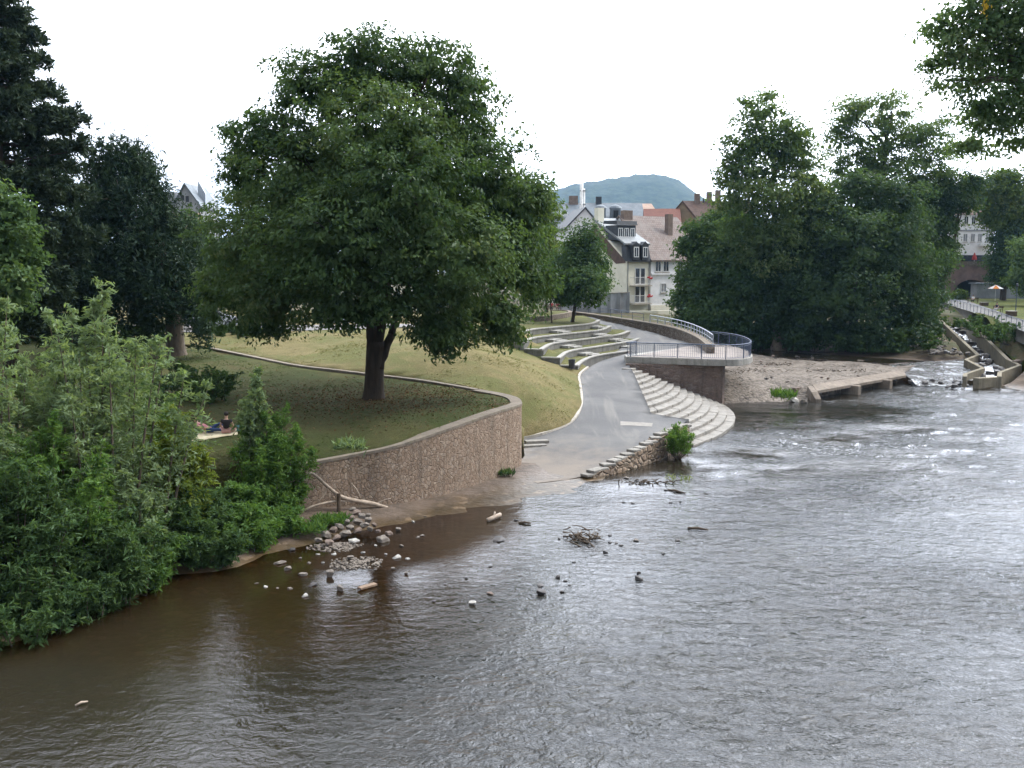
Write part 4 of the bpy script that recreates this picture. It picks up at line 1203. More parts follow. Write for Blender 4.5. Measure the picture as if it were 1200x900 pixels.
Yl = 40
bl = PY(-40, 470, Yl); bl.z = S_A.at(bl.x, bl.y)
lobe_tree('young_maple', 'light green broadleaf tree cut off by the left edge below the pine', 'tree', bl,
    px_lobes(Yl, [(-30, 250, 50, 42, 0), (10, 290, 34, 44, 0), (-20, 330, 50, 44, 0), (15, 335, 22, 28, -1), (-60, 290, 50, 60, 0), (18, 245, 16, 20, .5)]), B_grey, L_mid, rng, trunk_r=.16, ncl=70, nlf=40, lsize=.20, lasp=.6, csig=.34, droop=.6)
for (px, y, top_y, w, pyb, lab) in ((218, 94, 250, 40, 388, 'dark tree between the yew and the chestnut below the grey gable'), (68, 92, 222, 66, 392, 'dark round tree standing behind the pine beside the parked cars'), (-60, 84, 190, 80, 395, 'dark bushy tree at the far left behind the pine'), (295, 96, 252, 60, 386, 'dark tree half hidden behind the left side of the chestnut')):
    b = PY(px, pyb, y); b.z = S_B.at(b.x, b.y)
    lobe_tree('park_tree', lab, 'tree', b, px_lobes(y, [(px, top_y + w * .6, w * .6, w * .6, 0), (px - w * .5, top_y + w * 1.2, w * .6, w * .55, 0), (px + w * .5, top_y + w * 1.15, w * .6, w * .55, 1), (px, top_y + w * 1.2, w * .7, w * .6, -2), (px, top_y + w * 1.2, w * .8, w * .7, 3)]), B_dark, L_dark, rng, trunk_r=.3, ncl=60, nlf=30, lsize=.42, lasp=.6, csig=.6, droop=.5, twig=False, group='dark trees at the back of the park')
bs = PY(212, 476, 50); bs.z = S_A.at(bs.x, bs.y)
shoots_bush('holly_bush', 'low dark evergreen bush on the lawn behind the picnic blanket', 'bush', bs, 2.1, 4.6, 40, L_dark, B_dark, rng, nl=150, lsize=.2, lasp=.5, lean=.5, tw=.9, low=.05, topsharp=.2)

for k, (px, Y, h, w, lab) in enumerate(((10, 74, 2.6, 7.5, 'dark clipped hedge along the street at the far left behind the pine'), (72, 75, 2.2, 5.5, 'dark hedge bush between the pine and the yew by the street'), (135, 73, 2.4, 6.5, 'dark hedge bush close left of the yew trunk'), (285, 79, 1.1, 5.0, 'low dark hedge by the street right of the yew trunk'))):
    p_ = PY(px, 400, Y); p_.z = S_A.at(p_.x, p_.y)
    shoots_bush('hedge_bush', lab, 'bush', p_, h, w, 46, L_dark, B_dark, rng, nl=170, lsize=.26, lasp=.5, lean=.25, tw=.9, low=.0, topsharp=.1, group='hedge bushes along the street')
# ------------------------------------------------------------------ willow thicket on the near bank
def bank(px, py, Y):
    p = PY(px, py, Y)
    z1, z2 = S_low.at(p.x, p.y), S_A.at(p.x, p.y)
    p.z = z2 if inside([(q[0], q[1]) for q in polyA], np.array([p.x]), np.array([p.y]))[0] else z1
    return p
def willow(name, label, px, Y, top, hw, leaf, nsh, nl=430, lean=.22, group='willow bushes on the river bank', tw=1.0, lsize=.17, lasp=.26, **kw):
    b = bank(px, 600, Y)
    h = PY(px, top, Y).z - b.z
    return shoots_bush(name, label, 'bush', b, h * 1.04, hw * Y / F * 1.45, int(nsh * 1.35), leaf, B_grey, rng, nl=int(nl * 1.35), lean=lean, group=group, tw=tw * 1.1, lsize=lsize * 1.35, lasp=lasp, **kw)
willow('willow_bush', 'tallest silver-green willow with a feathery pointed top', 122, 32.5, 320, 92, L_willow, 26, 620, .20, tw=1.5)
willow('willow_bush', 'silver-grey willow bush cut by the left picture edge', -8, 30, 335, 75, L_willow, 22, 560, .18, tw=1.3)
willow('willow_bush', 'slim silver-leaved willow standing above the grass right of the picnickers', 301, 38.5, 424, 23, L_willow, 8, 320, .10, tw=.7, lsize=.15, lasp=.34)
willow('willow_bush', 'bright fresh green willow at the right end of the thicket by the wall', 322, 38.0, 470, 42, L_will2, 24, 420, .25, tw=.8, lsize=.14)
willow('sallow_bush', 'yellow-green bush with a ragged tip just left of the picnic blanket', 212, 33.9, 466, 27, L_yell, 14, 420, .16, tw=.8)
willow('willow_bush', 'mid green willow between the tallest one and the yellow bush', 178, 36.0, 432, 42, L_will2, 14, 420, .2, tw=.9)
willow('willow_bush', 'leafy green willow in front of the tallest one near the left edge', 62, 29.5, 470, 75, L_will2, 24, 480, .24, tw=1.0, low=.03)
willow('willow_bush', 'low silver willow at the foot of the tallest one', 128, 31.0, 505, 58, L_willow, 18, 430, .3, tw=.9, low=.02)
willow('willow_bush', 'dense green willow reaching down to the river at the lower left corner', 10, 27.6, 520, 60, L_mid, 22, 430, .35, tw=.9, low=.0, topsharp=.4)
willow('willow_bush', 'spreading dark willow with branches over the water below the tallest one', 130, 29.4, 585, 75, L_mid, 24, 380, .45, tw=.9, low=.0, topsharp=.3)
willow('willow_bush', 'rounded green willow below the yellow-green bush by the water', 222, 33.6, 560, 48, L_mid, 18, 360, .35, tw=.8, low=.0, topsharp=.3)
willow('willow_bush', 'low bright willow in front of the right end of the thicket', 278, 35.6, 560, 40, L_will2, 18, 360, .35, tw=.7, low=.0, topsharp=.3)
willow('willow_bush', 'small willow leaning out beside the wall start above the stones', 330, 37.3, 555, 30, L_will2, 12, 300, .35, tw=.6, low=.0, topsharp=.3, lsize=.14)
for k, (px, Y, top, hw, lf, lab) in enumerate(((20, 26.0, 650, 55, L_mid, 'low dark willow hanging over the water at the lower left corner'), (95, 27.8, 640, 50, L_mid, 'low dark willow trailing into the water right of the corner one'), (165, 30.4, 620, 40, L_will2, 'low green willow sprawling over the mud bank left of its gap'), (240, 32.4, 600, 32, L_mid, 'small dark willow at the water edge below the yellow-green bush'), (285, 34.2, 585, 30, L_will2, 'low fresh green willow over the mud right of the small dark one'), (322, 35.6, 590, 22, L_will2, 'small fresh green willow nearest the grass strip at the wall'))):
    willow('willow_bush', lab, px, Y, top, hw, lf, 14, 300, .6, tw=.8, low=.0, topsharp=.2)

# grass and herbs along the bank and walls
def tuft(name, label, p, w, h, k, leaf, rng, group=None, cat='plant', depth=None):
    t = thing(name, label, cat, p, group)
    k1 = k
    a = rng.uniform(0, 6.28, k1); r = np.sqrt(rng.random(k1))
    b = np.stack([np.cos(a) * r * w, np.sin(a) * r * (depth or w), np.zeros(k1)], 1) + np.array(p)
    d = unit(rng.normal(size=(k1, 3)) * .45 + np.array([0, 0, 1.0]))
    L = h * rng.uniform(.4, 1.1, k1)
    link('blades', leaf_mesh('blades', b + d * L[:, None] * .45, unit(rng.normal(size=(k1, 3))), d, L, np.minimum(L * .14, .07), rng.random(k1), .2), leaf, t)
    return t
tuft('grass_clump', 'green grass clump beside the stone heap at the wall foot', P(388, 612, .3), .7, .42, 700, L_will2, rng, depth=.5)
tuft('grass_clump', 'strip of green grass under the fallen branch near the willow', P(355, 622, .3), .9, .40, 700, L_will2, rng, depth=.5)
tuft('weed_clump', 'small green weed at the foot of the big wall near the ramp', P(589, 556, .2), .6, .38, 260, L_mid, rng, depth=.3)
tuft('weed_clump', 'grey-green thistle patch on the lawn just behind the wall', P(410, 526, 2.9), .6, .6, 240, L_willow, rng)
tuft('weed_clump', 'olive green weeds spreading on the gravel by the weir ledge', P(918, 466, .5), .9, .9, 260, L_will2, rng)
tuft('weed_clump', 'patch of green herbs below the trees on the far bank', P(1030, 413, 1.4), 3.2, 1.0, 500, L_mid, rng, depth=1.2)
tuft('reed_tuft', 'thin pale reeds growing in the water below the ramp wall', P(796, 562, 0), .7, .35, 40, L_yell, rng)
shoots_bush('willow_shrub', 'round bright green shrub growing out of the ramp wall beside the river steps', 'bush', P(794, 528, .45), 1.75, 1.5, 24, L_will2, B_grey, rng, nl=300, lsize=.14, lasp=.3, lean=.35, tw=.42, low=.05, topsharp=.3)

# ------------------------------------------------------------------ trees by the terraces
def small_tree(name, label, px, pyb, z, lobes, leaf, r, **kw):
    b = P(px, pyb, z)
    return lobe_tree(name, label, 'tree', b, px_lobes(b.y, lobes), B_dark, leaf, rng, trunk_r=r, twig=False, **kw)
small_tree('maple_tree', 'round dark green maple with a slim dark trunk on the top terrace', 671, 377, 4.85,
    [(685, 285, 24, 24, 0), (668, 300, 26, 28, 0), (694, 306, 16, 24, 0), (655, 325, 24, 24, 0), (682, 330, 34, 24, -2), (700, 334, 12, 16, 0), (665, 345, 26, 14, -1), (690, 348, 16, 10, 0), (680, 310, 32, 30, 2)], L_mid, .16, ncl=50, nlf=44, lsize=.27, lasp=.6, csig=.5, droop=.5, inner=.4)
small_tree('lime_tree', 'yellow-green tree between the chestnut and the round maple', 641, 366, 5.2,
    [(632, 240, 22, 26, 0), (640, 268, 18, 26, 0), (622, 280, 28, 36, 1), (645, 300, 12, 26, 0), (630, 320, 22, 26, 0), (618, 335, 22, 20, 0), (640, 330, 14, 22, -1)], L_light, .14, ncl=55, nlf=44, lsize=.28, lasp=.6, csig=.5, droop=.5, inner=.4)
small_tree('young_tree', 'thin-stemmed young tree with a sparse crown at the top terrace edge', 646.5, 378, 4.85,
    [(644, 325, 10, 14, 0), (648, 340, 9, 9, 0), (640, 335, 8, 10, 0)], L_light, .07, ncl=24, nlf=26, lsize=.26, lasp=.6, csig=.3, limbs=True)

# ------------------------------------------------------------------ trees on the far bank
def far_tree(name, label, px, pyb, z, lobes, leaf, bark, r, Y=None, cat='tree', group='trees on the far bank of the river', **kw):
    b = P(px, pyb, z) if Y is None else PY(px, pyb, Y)
    if Y is not None: b.z = z
    kw.setdefault('ncl', 62); kw['nlf'] = int(kw.get('nlf', 30) * 1.7); kw['lsize'] = kw.get('lsize', .44) * .78; kw.setdefault('lasp', .62); kw.setdefault('csig', .7)
    return lobe_tree(name, label, cat, b, px_lobes(b.y, lobes), bark, leaf, rng, trunk_r=r, group=group, **kw)
far_tree('poplar_tree', 'tallest slender poplar with pale trunk and gappy crown on the far bank', 912, 405, 1.8,
    [(898, 128, 28, 26, 0), (876, 162, 28, 28, 0), (926, 158, 26, 26, 0), (902, 180, 38, 34, 0), (864, 200, 28, 26, 0), (942, 182, 20, 24, 1), (900, 222, 46, 32, -1), (856, 226, 20, 20, 0), (948, 212, 24, 24, 0), (880, 258, 38, 28, 0), (930, 252, 42, 32, 0), (955, 240, 22, 22, 1), (905, 290, 44, 30, 0)], L_poplar, B_pale, .55,
    fork=tuple(PY(906, 270, 118)), ncl=50, nlf=26, inner=.22, csig=.6, lsize=.42)
far_tree('ash_tree', 'airy crowned tree with fanned limbs behind the dark far-bank trees', 1030, 402, 1.9,
    [(998, 132, 32, 22, 0), (1045, 130, 36, 26, 0), (984, 162, 24, 18, 0), (1030, 160, 42, 28, 0), (1078, 162, 40, 30, 0), (1098, 150, 18, 18, 1), (1008, 188, 32, 18, 0), (1060, 195, 50, 30, 0), (1100, 200, 28, 30, 0), (1040, 218, 56, 28, 1), (990, 205, 26, 18, 1)], L_poplar, B_dark, .5, Y=126,
    fork=tuple(PY(1030, 230, 126)), ncl=54, nlf=24, inner=.18, csig=.6, lsize=.42)
far_tree('alder_tree', 'broad dark tree filling the middle of the far bank beside the side channel', 1000, 404, 1.8,
    [(1000, 225, 44, 26, 0), (960, 255, 40, 30, 0), (1045, 240, 46, 36, 0), (1000, 280, 60, 44, -3), (950, 310, 44, 44, -1), (1050, 300, 50, 50, -2), (990, 340, 60, 44, -4), (1060, 350, 44, 40, -2), (940, 360, 46, 36, -2), (1020, 385, 60, 22, -3), (1085, 385, 26, 20, -1), (975, 390, 50, 16, -3), (1010, 300, 90, 80, 5)], L_dark, B_dark, .5, ncl=80, nlf=32, inner=.3)
far_tree('alder_tree', 'dark green tree under the poplar at the left end of the far bank', 878, 402, 1.8,
    [(880, 280, 34, 28, 0), (850, 300, 32, 30, 0), (910, 300, 36, 34, 1), (830, 330, 26, 30, 0), (870, 335, 44, 36, -2), (915, 345, 36, 40, 0), (845, 365, 38, 30, -2), (890, 380, 44, 24, -2), (930, 385, 30, 20, 0), (870, 395, 30, 12, -2)], L_mid, B_dark, .4, ncl=70, nlf=32)
far_tree('willow_tree', 'feathery layered tree reaching left in front of the brown roofed houses', 835, 395, 2.0,
    [(830, 268, 26, 12, 0), (850, 258, 24, 12, 1), (812, 290, 18, 12, 0), (838, 300, 30, 16, 0), (815, 325, 20, 18, 0), (840, 335, 30, 24, -1), (805, 350, 14, 14, 0), (830, 365, 26, 18, 0), (808, 372, 10, 12, 0)], L_mid, B_dark, .25, Y=112, ncl=60, nlf=34, flat=.35, csig=.75)
far_tree('alder_tree', 'dark tree bordering the fish ladder at the right end of the far bank', 1090, 385, 2.4,
    [(1085, 235, 28, 26, 0), (1095, 255, 20, 20, 0), (1072, 275, 34, 34, -1), (1093, 300, 24, 28, 0), (1112, 285, 9, 8, .5), (1108, 262, 14, 10, 0), (1115, 225, 24, 20, 0), (1136, 216, 15, 12, 1), (1128, 238, 16, 9, 0), (1080, 335, 26, 34, -1), (1094, 345, 12, 16, 0), (1075, 365, 20, 22, -1)], L_dark, B_dark, .35, ncl=66)
far_tree('lime_tree', 'sunlit yellow-green tree behind the white house by the bridge', 1175, 345, 4.6,
    [(1182, 215, 28, 20, 0), (1166, 232, 22, 16, 0), (1198, 240, 28, 26, 0), (1174, 258, 20, 18, 0), (1158, 248, 12, 8, 0), (1200, 275, 26, 26, 0), (1146, 222, 18, 14, 2)], L_light, B_dark, .4, Y=168, lsize=.6, csig=.9, ncl=60, group=None)
far_tree('park_tree', 'dark tree with bare trunk on the park lawn by the stone bridge', 1176, 352, 4.7,
    [(1182, 285, 20, 22, 0), (1172, 305, 15, 18, 0), (1196, 305, 22, 22, 0), (1178, 320, 22, 13, -1), (1208, 285, 22, 26, 0)], L_dark, B_dark, .35, lsize=.55, csig=.8, group=None)
far_tree('willow_tree', 'pale green bushy tree cut by the right edge above the park lawn', 1212, 358, 4.6,
    [(1208, 300, 20, 26, 0), (1200, 325, 16, 16, -1), (1215, 330, 20, 20, 0)], L_poplar, B_dark, .25, lsize=.5, group=None)
far_tree('round_bush', 'clipped round green bush beside the bridge arch', 1125, 352, 4.6, [(1125, 346, 6.5, 5.5, 0)], L_light, B_dark, .1, lsize=.35, csig=.35, ncl=120, limbs=False, cat='bush', group=None)
# background greenery row
for k, (px, Y, tp, w, lf, lab) in enumerate(((960, 190, 225, 46, L_mid, 'green tree far behind the poplar, left of the airy tree'), (1052, 185, 215, 46, L_mid, 'green tree far behind the fish ladder'), (1010, 200, 240, 50, L_dark, 'dark tree far behind the broad far-bank tree'),
     (1235, 180, 220, 50, L_mid, 'green tree at the far right beyond the park'), (880, 175, 285, 40, L_mid, 'green tree far behind the tree under the poplar'))):
    far_tree('background_tree', lab, px, 340, 4.8, [(px, tp + 20, w * .6, 24, 0), (px - w * .5, tp + 45, w * .6, 30, 0), (px + w * .5, tp + 42, w * .6, 30, 0), (px, tp + 75, w, 40, 0)], lf, B_dark, .4, Y=Y, lsize=.7, csig=1.0, ncl=50, nlf=26, twig=False, group='distant trees beyond the river')
# undergrowth at the water edge of the far bank
for k, (px, py, w, h, lf, lab) in enumerate(((905, 404, 3.0, 2.6, L_mid, 'low green undergrowth at the foot of the poplar'), (955, 408, 4.5, 2.8, L_dark, 'dark undergrowth bush left of the white stone on the far bank'), (1010, 409, 4.0, 2.4, L_dark, 'dark undergrowth below the broad far-bank tree'), (1062, 408, 3.5, 2.6, L_mid, 'green undergrowth right of the herb patch'), (1095, 388, 2.5, 2.4, L_light, 'light green bush against the fish ladder wall'), (862, 402, 3.0, 2.4, L_dark, 'dark undergrowth close to the platform railing'))):
    shoots_bush('undergrowth_bush', lab, 'bush', P(px, py, 1.7), h, w * 1.6, 20, lf, B_dark, rng, nl=170, lsize=.34, lasp=.5, lean=.5, tw=1.2, low=.0, topsharp=.2, group='undergrowth along the far bank')
for k, (px, py, z, w, h, lab) in enumerate(((1150, 384, 3.4, 3.4, 1.7, 'tall grassy shrub on the bank above the fish ladder'), (1172, 394, 3.2, 3.4, 1.8, 'green shrub on the bank below the path railing'), (1192, 400, 2.9, 3.0, 2.0, 'green shrub at the right picture edge over the fish ladder'))):
    shoots_bush('bank_shrub', lab, 'bush', P(px, py, z), h, w * 1.5, 22, L_mid, B_dark, rng, nl=150, lsize=.26, lasp=.4, lean=.5, tw=.9, low=.0, topsharp=.2, group='shrubs on the fish ladder bank')

# ------------------------------------------------------------------ near tree reaching in from the right
Yo = 46
bo = Vector((33.5, Yo + 2, S_low.at(33.5, Yo + 2)))
lob = px_lobes(Yo, [(1150, 25, 46, 30, 0), (1125, 60, 32, 22, 0), (1175, 70, 44, 28, 1), (1195, 20, 50, 36, 0), (1108, 95, 16, 10, 0), (1165, 110, 40, 20, 0), (1200, 125, 38, 26, 0), (1148, 135, 26, 14, 1), (1190, 165, 16, 12, 0), (1150, 168, 26, 10, .5), (1125, 175, 12, 6, .5),
    (1105, 35, 22, 16, 0), (1092, 78, 12, 8, .5), (1135, 100, 20, 10, 0), (1160, 150, 24, 10, 0), (1250, 80, 60, 70, 0), (1290, 0, 80, 70, 0), (1320, 130, 70, 60, 0), (1230, -40, 70, 40, 0), (1160, -20, 46, 26, 0)], .9)
t = lobe_tree('plane_tree', 'near leafy tree reaching in from the upper right corner over the river', 'tree', bo, lob, B_grey, L_over, rng, trunk_r=.45, fork=(32.6, Yo + 1, 14), ncl=62, nlf=34, lsize=.19, lasp=.62, csig=.36, inner=.15, droop=.5)
c = PY(1156, 4, Yo - 1.5)
k = 40
link('leaf_spray', leaf_mesh('leaf_spray', np.array(c) + rng.normal(size=(k, 3)) * np.array([.10, .1, .28]), unit(rng.normal(size=(k, 3))), unit(rng.normal(size=(k, 3)) * .5 + np.array([0, 0, -1])), np.full(k, .18), np.full(k, .09), rng.random(k)), L_autumn, t)['kind'] = 'stuff'

# ------------------------------------------------------------------ short grass on the lawns
def lawn_tufts(name, poly, surf, k, h, leaf, seed, extra=None, kind='stuff'):
    r = np.random.default_rng(seed)
    a = np.array([(p[0], p[1]) for p in poly])
    x = r.uniform(max(a[:, 0].min(), -40), a[:, 0].max(), k); y = r.uniform(a[:, 1].min(), min(a[:, 1].max(), 78), k)
    m = inside(poly, x, y); x, y = x[m], y[m]
    pn = vnoise(x, y, .22, 4.0) + .7 * vnoise(x, y, .9, 9.0)
    keep = r.random(len(x)) < np.clip(.55 + pn, .12, 1); x, y, pn = x[keep], y[keep], pn[keep]
    z = surf(x, y)
    x, y, z, pn = [np.repeat(q, 4) for q in (x, y, z, pn)]
    n_ = len(x)
    b = np.stack([x + r.normal(size=n_) * .05, y + r.normal(size=n_) * .05, z], 1)
    d = unit(r.normal(size=(n_, 3)) + np.array([0, 0, .45]))
    L = h * r.uniform(.5, 1.4, n_) * np.clip(1 + pn, .6, 1.8)
    me = leaf_mesh(name, b + d * L[:, None] * .4, unit(r.normal(size=(n_, 3)) * .4 + np.array([0, 0, 1.0])), d, L, L * .3, np.clip(.5 + pn * .9 + r.normal(size=n_) * .18, 0, 1), .1)
    tag(link(name, me, leaf), kind=kind)
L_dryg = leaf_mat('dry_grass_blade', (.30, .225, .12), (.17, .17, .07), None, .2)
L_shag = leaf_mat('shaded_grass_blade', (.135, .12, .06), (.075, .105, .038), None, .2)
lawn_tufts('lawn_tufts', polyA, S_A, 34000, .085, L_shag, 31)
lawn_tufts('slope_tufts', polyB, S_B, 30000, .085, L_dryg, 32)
# fallen leaves under the chestnut
r = np.random.default_rng(8)
x = r.normal(-6.5, 4.5, 5000); y = r.normal(Y0, 4.0, 5000)
m = inside(polyA, x, y); x, y = x[m], y[m]
c = np.stack([x, y, S_A(x, y) + .045], 1); n_ = len(c)
tag(link('fallen_leaves', leaf_mesh('fallen_leaves', c, unit(r.normal(size=(n_, 3)) * .35 + np.array([0, 0, 1])), r.normal(size=(n_, 3)), r.uniform(.08, .16, n_), r.uniform(.04, .09, n_), r.random(n_), .3), leaf_mat('brown_leaf', (.085, .045, .025), (.17, .10, .05), None, .1)), kind='stuff')
# ------------------------------------------------------------------ stones
def rock_mesh(seed, cut=.75):
    r = np.random.default_rng(seed)
    bm = bmesh.new(); bmesh.ops.create_icosphere(bm, subdivisions=3, radius=1.0)
    planes = [(Vector(unit(r.normal(size=3))), r.uniform(.42, .78)) for _ in range(13)]
    for v in bm.verts:
        for nn, d in planes:
            k = v.co.dot(nn) - d
            if k > 0: v.co -= nn * k * .95
        v.co += v.co.normalized() * noise.noise(v.co * 1.6 + Vector((seed, 0, 0))) * .12
    me = bpy.data.meshes.new('rock'); bm.to_mesh(me); bm.free()
    return me
M_rock = plain('river_stone', (.23, .20, .172), (.13, .11, .095), 2.2, .85, .04, 8)
M_rockd = plain('wet_dark_stone', (.060, .050, .046), (.032, .027, .026), 2.2, .45, .04, 8, spec=.5)
M_rockw = plain('white_stone', (.46, .44, .41), (.34, .32, .29), 2.2, .85, .03, 8)
M_rockp = plain('pink_stone', (.21, .16, .135), (.145, .11, .09), 2.2, .85, .04, 8)
ROCKS = {}
def rock_src(seed, mat):
    k = (seed, mat.name)
    if k not in ROCKS:
        me = rock_mesh(seed).copy(); me.materials.append(mat); ROCKS[k] = me
    return ROCKS[k]
rr = np.random.default_rng(21)
PROTO = {}
def rock(px, py, w, h, mat, label, group=None, z=0.0, name='rock', flat=None):
    """w, h: size in pixels of the photograph"""
    p = P(px, py, z); s = p.y / F
    me = rock_src(int(rr.integers(0, 6)), mat)
    k = me.name
    if k not in PROTO:
        o = bpy.data.objects.new(name, me); PROTO[k] = o
    else:
        o = PROTO[k].copy(); o.name = name
        for q in list(o.keys()):
            if q in ('label', 'category', 'group'): del o[q]
    COL.objects.link(o)
    sx = w * s * .5 * 1.12; sz = max(h * s * .5 * 1.1, .03)
    o.location = (p.x, p.y, z + sz * .35)
    o.scale = (sx, sx * rr.uniform(.7, 1.0), sz)
    o.rotation_euler = (rr.uniform(-.2, .2), rr.uniform(-.2, .2), rr.uniform(-.5, .5))
    return tag(o, label, 'rock', group)
# heap at the wall foot
heap = [(418, 602, 15, 9), (425, 606, 12, 8), (412, 608, 12, 8), (431, 612, 12, 9), (405, 614, 12, 9), (418, 613, 15, 10), (426, 617, 14, 9), (398, 618, 12, 8), (410, 621, 14, 9), (420, 623, 12, 8), (433, 621, 10, 9), (391, 624, 14, 10), (403, 627, 16, 10), (382, 628, 14, 11), (372, 634, 12, 8), (385, 637, 14, 8), (395, 631, 12, 8), (438, 616, 9, 8), (442, 624, 8, 6), (431, 606, 9, 7), (400, 608, 9, 7), (414, 598, 10, 7)]
for q in heap:
    rock(*q, M_rock if rr.random() < .6 else M_rockp, 'grey-pink stone lying in the heap at the foot of the wall', 'heaped stones at the wall foot', z=max(0.12 + .012 * (628 - q[1]), .1))
rock(358, 627, 17, 12, M_rock, 'rounded grey stone at the water edge in front of the grass clump')
rock(347, 630, 10, 8, M_rock, 'small pale stone left of the rounded one at the water edge')
rock(449, 634, 16, 12, M_rock, 'light grey angular stone with a white top right of the stone heap')
rock(456, 626, 10, 7, M_rockp, 'dark reddish stone just above the angular light stone')
rock(466, 622, 9, 6, M_rock, 'oval stone in brown shallows right of the heap')
rock(398, 692, 11, 14, M_rock, 'tall grey block of stone standing in shallow water left of the plank')
rock(386, 676, 13, 13, M_rock, 'pointed grey stone in the shallows above the standing block')
rock(367, 686, 14, 6, M_rockd, 'flat dark slab in the shallows left of the standing block')
rock(354, 674, 13, 6, M_rock, 'flat grey stone left of the pointed stone')
rock(336, 668, 11, 9, M_rock, 'squarish grey stone in the shallows near the left gravel patch')
rock(328, 660, 16, 5, M_rock, 'flat pale stones barely above the water near the willows')
rock(466, 654, 12, 6, M_rockw, 'pale flat stone in the brown shallows')
rock(484, 612, 5, 4, M_rockw, 'white pebble in the brown water off the wall')
rock(500, 590, 7, 3, M_rockw, 'white flat scrap-like stone at the foot of the wall')
rock(358, 699, 9, 6, M_rockw, 'small white stone at the left end of the shallows')
rock(343, 645, 10, 6, M_rockd, 'small dark stone below the grass clump by the willows')
rock(415, 634, 14, 5, M_rockw, 'long pale stone in front of the heap')
rock(476, 673, 7, 5, M_rock, 'little pair of stones right of the plank')
rock(410, 655, 12, 6, M_rock, 'low grey stone on the gravel patch')
rock(45, 706, 20, 16, M_rockd, 'big dark boulder under the willow at the lower left water edge')
rock(633, 696, 17, 9, M_rockd, 'round dark boulder in mid river, the lower of a touching pair')
rock(633, 688, 12, 7, M_rockd, 'small dark stone sitting behind the round boulder in mid river', z=.06)
rock(748, 679, 13, 7, M_rockd, 'dark low rock with a knob on top in the right mid river')
rock(748, 673, 6, 6, M_rockd, 'little knob stone resting on the low dark rock', z=.12)
rock(654, 677, 7, 6, M_rockd, 'small black stone right of the boulder pair')
rock(658, 694, 7, 4, M_rockd, 'black pebble stone behind the boulder pair to the right')
rock(553, 708, 13, 6, M_rockw, 'white flat stone at the edge of the dark rippled water')
rock(574, 696, 11, 5, M_rockp, 'pinkish flat stone near the white one')
rock(583, 634, 17, 6, M_rockd, 'flat dark slab in bright water below the log')
rock(709, 648, 7, 5, M_rockd, 'dark stone right of and below the drift heap')
rock(745, 634, 8, 5, M_rock, 'greyish stone right of the drift heap')
rock(794, 634, 8, 4, M_rockd, 'dark flat stone farthest right below the steps')
rock(777, 649, 6, 3, M_rockd, 'tiny dark stone left of and below the rightmost flat one')
rock(604, 610, 7, 3, M_rockd, 'thin dark stone right of the log')
rock(734, 561, 9, 5, M_rock, 'pale stone at the left end of the drift line below the ramp wall')
rock(745, 564, 7, 4, M_rockd, 'dark stone beside the pale one in the drift line')
rock(714, 628, 6, 3, M_rockd, 'small dark stone just right of the drift heap top')
for q in ((715, 636), (722, 637), (728, 639), (655, 632), (663, 634), (690, 641), (672, 659), (546, 678), (521, 685), (508, 705), (731, 589), (742, 590), (786, 589), (797, 588), (780, 575), (790, 577), (662, 681), (667, 686), (610, 675), (575, 664)):
    rock(q[0], q[1], rr.uniform(4, 7), rr.uniform(2, 3), M_rockd, 'tiny dark stone poking out of the bright shallow river', 'tiny stones in the river')
for q in ((325, 690), (340, 690), (352, 655), (372, 650), (440, 640), (452, 650), (470, 640), (478, 655), (495, 628), (460, 667), (440, 668), (425, 648), (300, 684), (312, 688), (490, 630), (498, 606), (445, 660), (392, 650), (378, 660), (430, 658), (420, 664), (362, 660)):
    rock(q[0], q[1], rr.uniform(4, 8), rr.uniform(2, 4), M_rock if rr.random() < .6 else M_rockw, 'tiny pale stone in the brown shallows below the wall', 'tiny stones in the brown shallows')
rock(930, 470, 14, 9, M_rockw, 'large pale boulder beside the weeds at the gravel edge', z=.05)
rock(941, 472, 9, 6, M_rock, 'grey stone right of the large pale boulder under the ledge', z=.0)
rock(1031, 407, 5, 4, M_rockw, 'bright white stone on the far bank above the herbs', z=1.55)
for k in range(26):
    x = rr.uniform(1068, 1136); y = 447 + rr.normal() * 3.5
    rock(x, y, rr.uniform(6, 13), rr.uniform(4, 8), M_rockd, 'wet black stone of the low sill where the stream drops into the river', 'stones of the stream sill', z=.12)
for k in range(64):                              # riprap slope beside the ladder
    f, g = rr.random(), rr.random()
    a = P(1094, 392, 2.3).lerp(P(1140, 416.5, 1.35), f); b = P(1090, 415, 1.45)
    p = a.lerp(b, g ** .8 * .95)
    q = (600 + p.x / p.y * F, 0)
    d = Vector(p) - Vector((0, 0, CAMZ))
    c_, s_ = math.cos(PITCH), math.sin(PITCH)
    fz = d.y * c_ - d.z * s_; uy = d.y * s_ + d.z * c_
    rock(600 + F * d.x / fz, 450 - F * uy / fz, rr.uniform(4, 9), rr.uniform(3.5, 6), M_rock if rr.random() < .7 else M_rockd, 'loose grey block in the stone slope between far bank and fish ladder', 'stone blocks beside the fish ladder', z=p.z)
for k in range(84):                              # boulders standing in the ladder
    i = int(np.clip((rr.random() ** .8) * 88, 1, 88))
    a, b, z = LADDER[i]
    p = a.lerp(b, rr.uniform(.15, .85))
    s = F / p.y
    d = Vector((p.x, p.y, z)) - Vector((0, 0, CAMZ)); c_, s_ = math.cos(PITCH), math.sin(PITCH)
    fz = d.y * c_ - d.z * s_; uy = d.y * s_ + d.z * c_
    rock(600 + F * d.x / fz, 450 - F * uy / fz, rr.uniform(.6, 1.35) * s, rr.uniform(.5, 1.0) * s, M_rockd, 'wet dark boulder in the white water of the fish ladder', 'boulders in the fish ladder', z=z - .05)
rock(1192, 441, 30, 12, M_rock, 'broad grey rock at the right edge below the fish ladder', z=.2)
rock(1180, 446, 18, 8, M_rock, 'smaller grey rock left of the broad one at the right edge', z=.1)
